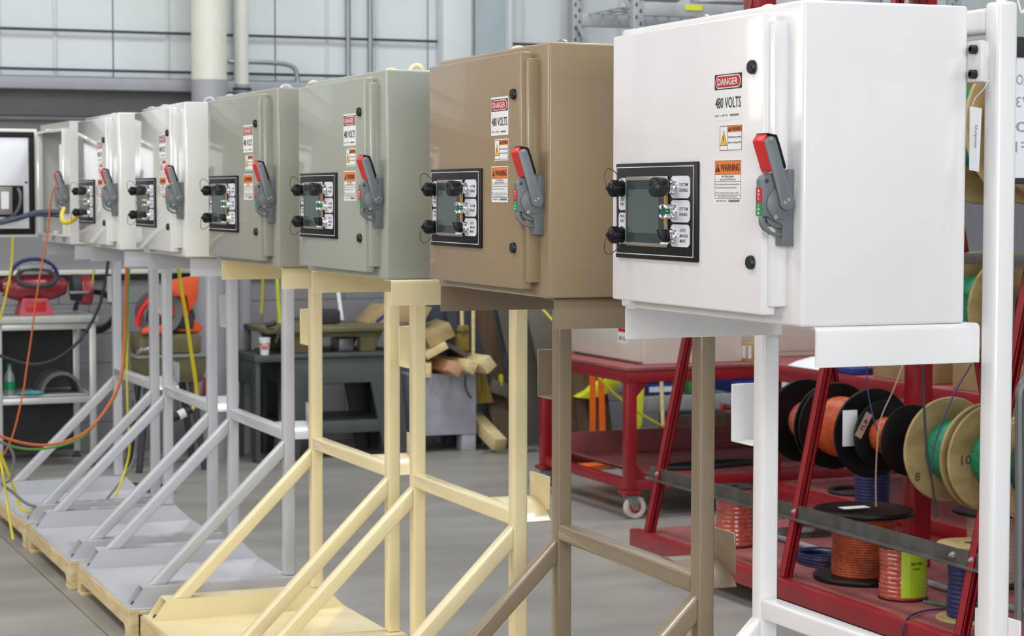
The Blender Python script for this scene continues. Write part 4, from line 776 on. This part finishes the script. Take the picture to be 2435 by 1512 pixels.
# chest with lumber
e = empty('grey_chest', (2.76, 9.80, 0), 'pale grey painted chest raised on blocks with lumber on top', 'chest')
MB().box(0, .48, 0, .45, .115, .53).obj('body', M_BOXW, e, .006)
for x in (.0, .38): MB().box(x, x + .1, .01, .12, 0, .115).obj('foot_block', M_BOXW, e, .003); MB().box(x, x + .1, .33, .44, 0, .115).obj('foot_block', M_BOXW, e, .003)
MB().tube([(.40, -.008, .52), (.395, -.01, .45), (.41, -.01, .40), (.44, -.01, .36)], .005, 6).obj('dangling_strap', M_DARKST, e, 0, 2, True)
LB = [((2.80, 9.62, .571), (3.02, 10.18, .571), .085, .09, .0, M_WOOD2, 'square timber lying flat at the left of the lumber heap'),
      ((3.02, 9.60, .578), (2.98, 10.15, .578), 0.08, .08, .6, mat('wood_reddish', (204, 158, 122), .7, rgb2=(184, 136, 100), vscale=6, stretch=(1, 8, 8)), 'reddish timber end turned on edge in the lumber heap'),
      ((3.14, 9.63, .585), (3.06, 10.16, .585), .075, .08, .5, M_WOOD2, 'pale timber end in the middle of the lumber heap'),
      ((3.25, 9.60, .600), (3.20, 10.12, .592), .09, .09, .9, M_WOOD2, 'pale timber end turned on edge at the right of the heap'),
      ((2.90, 9.66, .70), (2.98, 10.1, .70), .16, .05, -.5, M_WOOD2, 'wide pale board tilted on top of the lumber heap'),
      ((2.93, 9.68, .80), (3.0, 10.12, .80), .19, .10, -.45, M_PLY, 'thick pine block on the very top of the lumber heap'),
      ((3.07, 9.75, .70), (3.12, 10.1, .70), .2, .03, .55, M_GREYW, 'grey weathered board leaning in the lumber heap')]
for a, c, w_, h_, rl, m_, lb in LB:
    u_ = Vector((math.sin(rl), 0, math.cos(rl)))
    tag(MB().bar(a, c, w_, h_, u_).obj('timber', m_, None, .003), lb, 'timber', 'lumber on the grey chest')
tag(MB().bar((3.34, 9.62, .052), (3.30, 9.99, .20), .09, .09).obj('timber', M_WOOD2, None, .003), 'pale timber lying on the floor right of the grey chest', 'timber')
tag(MB().bar((3.46, 9.78, .005), (3.42, 9.95, .40), .13, .04, (0, 1, .3)).obj('timber', M_WOODD, None, .003), 'short brown board standing against the wall', 'timber')
tag(MB().bar((3.36, 9.86, .44), (3.56, 9.84, .37), .09, .04, (0, 1, 0)).obj('timber', M_GREYW, None, .003), 'grey wood offcut resting on the brown board', 'timber')
# cartons on machine
e = empty('flat_carton', (2.50, 9.9, .8765), 'flattened cardboard with blue tape on the machine table', 'cardboard')
MB().hexa([(0, 0, 0), (.4, 0, 0), (.4, .3, .0), (0, .3, .0), (.12, 0, .12), (.46, 0, .10), (.46, .3, .10), (.12, .3, .12)]).obj('sheet', M_CARD, e, .003); MB().bar((.06, -.002, .01), (.2, -.002, .11), .004, .02, (0, 0, 1)).obj('blue_tape', M_BLUEB, e)
# brooms
def broom(x, y, z0, lb, tilt, hx, hh=.34, hw=.085):
    e = empty('broom', (x, y, z0), lb, 'broom', 'brooms by the wall')
    MB().hexa([(-hw, -.03, 0), (hw, -.03, 0), (hw, .03, 0), (-hw, .03, 0), (-.03 + hx, -.025, hh), (.045 + hx, -.025, hh), (.045 + hx, .025, hh), (-.03 + hx, .025, hh)]).obj('bristles', M_BRISTLE, e, .012)
    MB().cyl((hx, 0, hh - .01), (hx + tilt, .12, hh + .72), .013, 10).obj('handle', M_WOOD2, e, 0, 2, True)
    MB().torus((hx * .9, 0, hh - .04), (0, 0, 1), .042, .006, 16, 6).obj('binding', M_WIRE, e)
broom(3.30, 9.86, .315, 'straw broom hanging lowest right of the grey chest', .05, -.06)
broom(3.165, 9.90, .67, 'straw broom standing behind the lumber heap', .03, .01, .18, .055)
tag(MB().hexa([(3.16, 10.02, .50), (3.46, 10.02, .40), (3.46, 10.08, .40), (3.16, 10.08, .50), (3.10, 10.02, .98), (3.30, 10.02, .98), (3.30, 10.08, .98), (3.10, 10.08, .98)]).obj('slate_bag', M_SLATE, None, .02), 'dark slate bag hanging behind the straw brooms', 'bag')
tag(MB().hexa([(3.12, 10.10, 0), (3.40, 10.10, 0), (3.40, 10.12, 0), (3.12, 10.12, 0), (2.98, 10.20, 1.3), (3.26, 10.20, 1.3), (3.26, 10.22, 1.3), (2.98, 10.22, 1.3)]).obj('sheet_board', M_SLATE, None, .003), 'dark blue grey sheet leaning on the wall behind the brooms', 'board')
tag(MB().hexa([(3.50, 10.00, 0), (3.65, 10.00, 0), (3.65, 10.03, 0), (3.50, 10.03, 0), (3.28, 10.19, 1.35), (3.42, 10.19, 1.35), (3.42, 10.22, 1.35), (3.28, 10.22, 1.35)]).obj('leaning_plank', M_WOODD, None, .003), 'dark brown plank leaning on the wall right of the brooms', 'board')
tag(MB().hexa([(3.66, 9.92, 0), (3.92, 9.92, 0), (3.92, 9.95, 0), (3.66, 9.95, 0), (3.45, 10.19, 1.4), (3.71, 10.19, 1.4), (3.71, 10.22, 1.4), (3.45, 10.22, 1.4)]).obj('grey_sheet', M_CONC, None, .003), 'weathered grey sheet leaning right of the dark brown plank', 'board')
tag(MB().hexa([(3.72, 9.5, 0), (3.92, 9.5, 0), (3.92, 9.53, 0), (3.72, 9.53, 0), (3.58, 9.95, 1.3), (3.78, 9.95, 1.3), (3.78, 9.98, 1.3), (3.58, 9.98, 1.3)]).obj('grey_sheet', M_CONC, None, .003), 'narrow grey sheet leaning behind the tan cabinet post', 'board')
e = empty('yellow_marker', (3.44, 9.85, .41), 'yellow marker standing on the grey wood offcut', 'marker'); MB().cyl((0, 0, .02), (0, 0, .09), .018, 14).obj('barrel', M_CORDY, e, 0, 2, True); MB().cyl((0, 0, .09), (0, 0, .10), .012, 14).obj('cap', M_CORDY, e)
b = MB()
for k in range(40):
    a = random.random() * 2 * PI; r_ = random.random() * .22; x, y = 3.62 + r_ * math.cos(a) * 1.6, 9.62 + r_ * math.sin(a) * .5; a2 = random.random() * PI
    b.tube([(x, y, .008), (x + .05 * math.cos(a2), y + .05 * math.sin(a2), .02), (x + .11 * math.cos(a2 + .4), y + .11 * math.sin(a2 + .4), .008)], .007, 5, 2)
tag(b.obj('mop_strands', M_MOP, None, 0, 2, True), 'grey mop strands spread on the floor right of the timber', 'mop', kind='stuff')
# brown tarp, hi vis and straps behind the red cart
b = MB(); q = []
for i in range(5):
    x0, x1 = 3.62 + i * .06, 3.62 + (i + 1) * .06; y0, y1 = 9.0 + .03 * (i % 2), 9.0 + .03 * ((i + 1) % 2)
    b.hexa([(x0, y0, .02), (x1, y1, .02), (x1, y1 + .02, .02), (x0, y0 + .02, .02), (x0 - .1, y0 + .1, 1.05), (x1 - .1, y1 + .1, 1.05), (x1 - .1, y1 + .12, 1.05), (x0 - .1, y0 + .12, 1.05)])
tag(b.obj('brown_tarp', M_WOODD, None), 'dark brown folded tarp hanging behind the red cart', 'tarp')
b = MB(); b.prism([(3.6270, 0.4200), (3.7260, 0.4080), (3.8320, 0.4400), (3.9230, 0.4920), (3.9230, 0.5200), (3.8320, 0.5420)], 'y', 8.97, 9.12)
tag(b.obj('hivis_strap', M_HIVIS, None, .004), 'hi vis yellow sash sagging left of the red cart leg', 'sash')
b = MB(); b.prism([(3.9400, 0.4150), (3.9940, 0.5090), (3.9770, 0.2500), (3.9320, 0.2030), (3.9170, 0.2800)], 'y', 8.75, 8.80)
tag(b.obj('hivis_strap', M_HIVIS, None, .004), 'hi vis yellow sash hanging right of the red cart leg', 'sash')
b = MB(); b.lathe([(.001, 0), (.09, .004), (.10, .02), (.05, .045), (.001, .05)], (0, 0, 0), (0, 0, 1), 12); o = b.obj('hivis_cloth', M_HIVIS, None, 0, 2, True); o.location = (3.72, 8.75, .005); o.scale = (1.3, .8, 1.2); tag(o, 'hi vis yellow cloth heaped on the floor behind the cart', 'cloth')
for pts, lb in (([(3.60, 8.72, .75), (3.61, 8.72, .5), (3.60, 8.70, .25), (3.58, 8.68, .06)], 'orange strap hanging left behind the red cart'), ([(3.66, 8.72, .75), (3.67, 8.72, .5), (3.67, 8.70, .25), (3.66, 8.66, .05)], 'orange strap hanging right behind the red cart')):
    b = MB()
    for p, r_ in zip(pts, pts[1:]): b.bar(p, r_, .04, .006, (0, 1, 0))
    tag(b.obj('orange_strap', M_HIOR, None), lb, 'strap', 'orange straps')
b = MB(); b.tube([(3.5, 8.6, .025), (3.6, 8.58, .03), (3.7, 8.6, .03), (3.72, 8.66, .035), (3.62, 8.68, .03), (3.54, 8.66, .03)], .022, 8, 4, True); tag(b.obj('strap_heap', M_HIOR, None, 0, 2, True), 'orange strap end heaped on the floor behind the cart', 'strap')
cable('yellow_rope', [(3.338, 8.9, 1.006), (3.453, 8.6, 0.767), (3.544, 8.45, 0.578), (3.725, 8.4, 0.409), (3.976, 8.4, 0.261), (4.14, 8.4, 0.157)], .008, M_CORDY, 'yellow rope stretched slanting behind the red cart', 'rope')
e = empty('push_broom', (0, 0, 0), 'wooden pole standing right of the red cart leg', 'pole'); MB().cyl((4.053, 8.6, 0.21), (4.086, 8.7, 0.607), .013, 10).obj('pole', M_WOOD2, e, 0, 2, True); MB().cyl((4.059, 8.6, 0.177), (4.053, 8.6, 0.264), .018, 10).obj('ferrule', M_GALV, e, 0, 2, True)
tag(MB().box(3.95, 4.18, 8.62, 8.78, .0, .1).obj('wood_offcut', M_WOOD2, None, .004), 'pale wood offcut lying in front of the storage rack', 'timber')
tag(MB().box(4.32, 4.75, 8.92, 9.2, 0, .28).obj('wood_crate', M_WOODD, None, .006), 'dark wooden crate under the low rack shelf', 'crate')

# ------------------------------------------------------------------ cords on the left
cable('extension_cord', [(-0.049, 7.25, 1.783), (-0.073, 7.24, 1.72), (-0.098, 7.22, 1.531), (-0.13, 7.2, 1.394), (-0.164, 7.2, 1.195), (-0.187, 7.2, 1.027), (-0.214, 7.2, 0.859), (-0.227, 7.2, 0.774), (-0.254, 7.2, 0.649), (-0.286, 7.2, 0.534), (-0.329, 7.2, 0.441)], .0045, M_CORDO, 'thin orange cord hanging out of the open cabinet', 'cord')
cable('extension_cord', [(0.253, 6.98, 1.449), (0.242, 6.98, 1.239), (0.234, 6.98, 1.03), (0.215, 6.96, 0.864), (0.181, 6.94, 0.762), (0.117, 6.9, 0.673), (0.039, 6.88, 0.589), (-0.058, 6.86, 0.539), (-0.184, 6.84, 0.52), (-0.308, 6.82, 0.54), (-0.44, 6.8, 0.589)], .007, M_CORDO, 'thick orange cord swagging from the farthest stand to the left', 'cord')
cable('extension_cord', [(0.269, 7.02, 1.364), (0.261, 7.02, 1.195), (0.253, 7.02, 1.027), (0.23, 7, 0.86), (0.18, 6.98, 0.726), (0.106, 6.95, 0.638), (0.018, 6.93, 0.549), (-0.092, 6.9, 0.51), (-0.218, 6.88, 0.497), (-0.322, 6.86, 0.512), (-0.435, 6.84, 0.556)], .006, M_CORDG, 'green cord running along the thick orange cord', 'cord')
cable('extension_cord', [(0.543, 7.15, 1.442), (0.563, 7.15, 1.269), (0.588, 7.15, 1.118), (0.615, 7.15, 0.923), (0.634, 7.15, 0.792), (0.64, 7.15, 0.705), (0.623, 7.13, 0.654), (0.589, 7.1, 0.625)], .010, M_CORDY, 'thick yellow cord with a black connector between the grey stands', 'cord')
e = empty('cord_connector', (0, 0, 0), 'black and white cable connector at the end of the thick yellow cord', 'connector')
MB().cyl((0.602, 7.1, 0.638), (0.567, 7.1, 0.626), .020, 14).obj('sleeve', M_CORDK, e, 0, 2, True); MB().cyl((0.567, 7.1, 0.626), (0.534, 7.1, 0.61), .024, 14).obj('white_ring', M_LABEL, e, 0, 2, True); MB().cyl((0.534, 7.1, 0.61), (0.502, 7.1, 0.599), .022, 14).obj('plug', M_CORDK, e, 0, 2, True)
cable('extension_cord', [(0.391, 7.6, 1.343), (0.383, 7.6, 0.987), (0.379, 7.6, 0.809), (0.381, 7.6, 0.585), (0.389, 7.6, 0.406), (0.369, 7.6, 0.295), (0.291, 7.5, 0.155)], .006, M_CORDY, 'thin yellow cord behind the farthest stand post', 'cord')
cable('extension_cord', [(0.406, 7.7, 1.339), (0.408, 7.7, 1.07), (0.419, 7.7, 0.8), (0.444, 7.7, 0.596), (0.45, 7.7, 0.483), (0.432, 7.7, 0.325), (0.346, 7.6, 0.228), (0.247, 7.5, 0.146)], .006, M_CORDGR, 'grey cord behind the farthest stand post', 'cord')
cable('extension_cord', [(0.013, 8.9, 1.838), (0.003, 8.9, 1.463), (-0.008, 8.9, 1.305), (-0.037, 8.9, 1.16), (-0.064, 8.9, 1.051), (-0.104, 8.9, 0.918)], .0065, M_CORDY, 'yellow cord hanging left of the grinder', 'cord')
cable('extension_cord', [(.83, 10.657, 1.235), (0.82, 10.657, 1.222), (0.817, 10.657, 1.152), (0.813, 10.657, 1.061)], .006, M_CORDY, 'short yellow cord end hanging right of the grinder', 'cord')
cable('black_cable', [(0.761, 9.85, 1.37), (0.732, 9.85, 1.184), (0.691, 9.85, 1.025), (0.609, 9.85, 0.872), (0.506, 9.8, 0.772), (0.4, 9.8, 0.704), (0.295, 9.8, 0.678), (0.192, 9.8, 0.691), (0.038, 9.8, 0.748)], .010, M_CORDK, 'black cable swagging in front of the aluminium shelf', 'cable')
cable('extension_cord', [(1.895, 10.3, 1.347), (1.887, 10.3, 1.121), (1.877, 10.3, 0.936)], .010, M_CORDY, 'dull yellow cord hanging above the paper cup', 'cord')
cable('extension_cord', [(1.956, 10.2, 1.349), (1.964, 10.2, 1.095), (1.977, 10.2, 0.874)], .012, M_HIVIS, 'bright yellow cord hanging above the bench', 'cord')
tag(MB().cyl((2.369, 10.2, 1.231), (2.383, 10.1, 0.888), .014, 12).obj('white_tube', M_PAPER, None, 0, 2, True), 'white tube standing on the machine table', 'tube')
cable('extension_cord', [(-0.462, 6.6, 0.556), (-0.424, 6.6, 0.474), (-0.39, 6.6, 0.373), (-0.368, 6.6, 0.311), (-0.356, 6.58, 0.263), (-0.338, 6.55, 0.246), (-0.317, 6.5, 0.25)], .007, M_CORDY, 'yellow cord drooping over the pallet at the left edge', 'cord')
cable('extension_cord', [(-0.462, 6.6, 0.56), (-0.475, 6.42, 0.514), (-0.48, 6.3, 0.474), (-0.464, 6.3, 0.357), (-0.46, 6.25, 0.267), (-0.454, 6.22, 0.203), (-0.452, 6.2, 0.171)], .006, M_CORDY, 'yellow cord end hanging over the pallet edge', 'cord')
cable('extension_cord', [(-0.468, 6.5, 0.587), (-0.42, 6.5, 0.565), (-0.395, 6.5, 0.504), (-0.412, 6.5, 0.406), (-0.451, 6.5, 0.389), (-0.403, 6.5, 0.346), (-0.354, 6.45, 0.301), (-0.314, 6.4, 0.286)], .007, M_CORDGR, 'grey cord looping at the left edge above the pallet', 'cord')
cable('yellow_cable', [(-0.074, 6.9, 1.669), (-0.092, 6.86, 1.635), (-0.09, 6.82, 1.603), (-0.072, 6.74, 1.606), (-0.055, 6.66, 1.637), (-0.037, 6.6, 1.681)], .011, M_CORDY, 'short yellow cable plugged into the lower port of a pale cabinet', 'cable')
tag(MB().cyl((.45, 8.9, .03), (.85, 8.55, .03), .025, 12).obj('black_pipe', M_CORDK, None, 0, 2, True), 'black pipe lying on the floor behind the farthest stand', 'pipe')
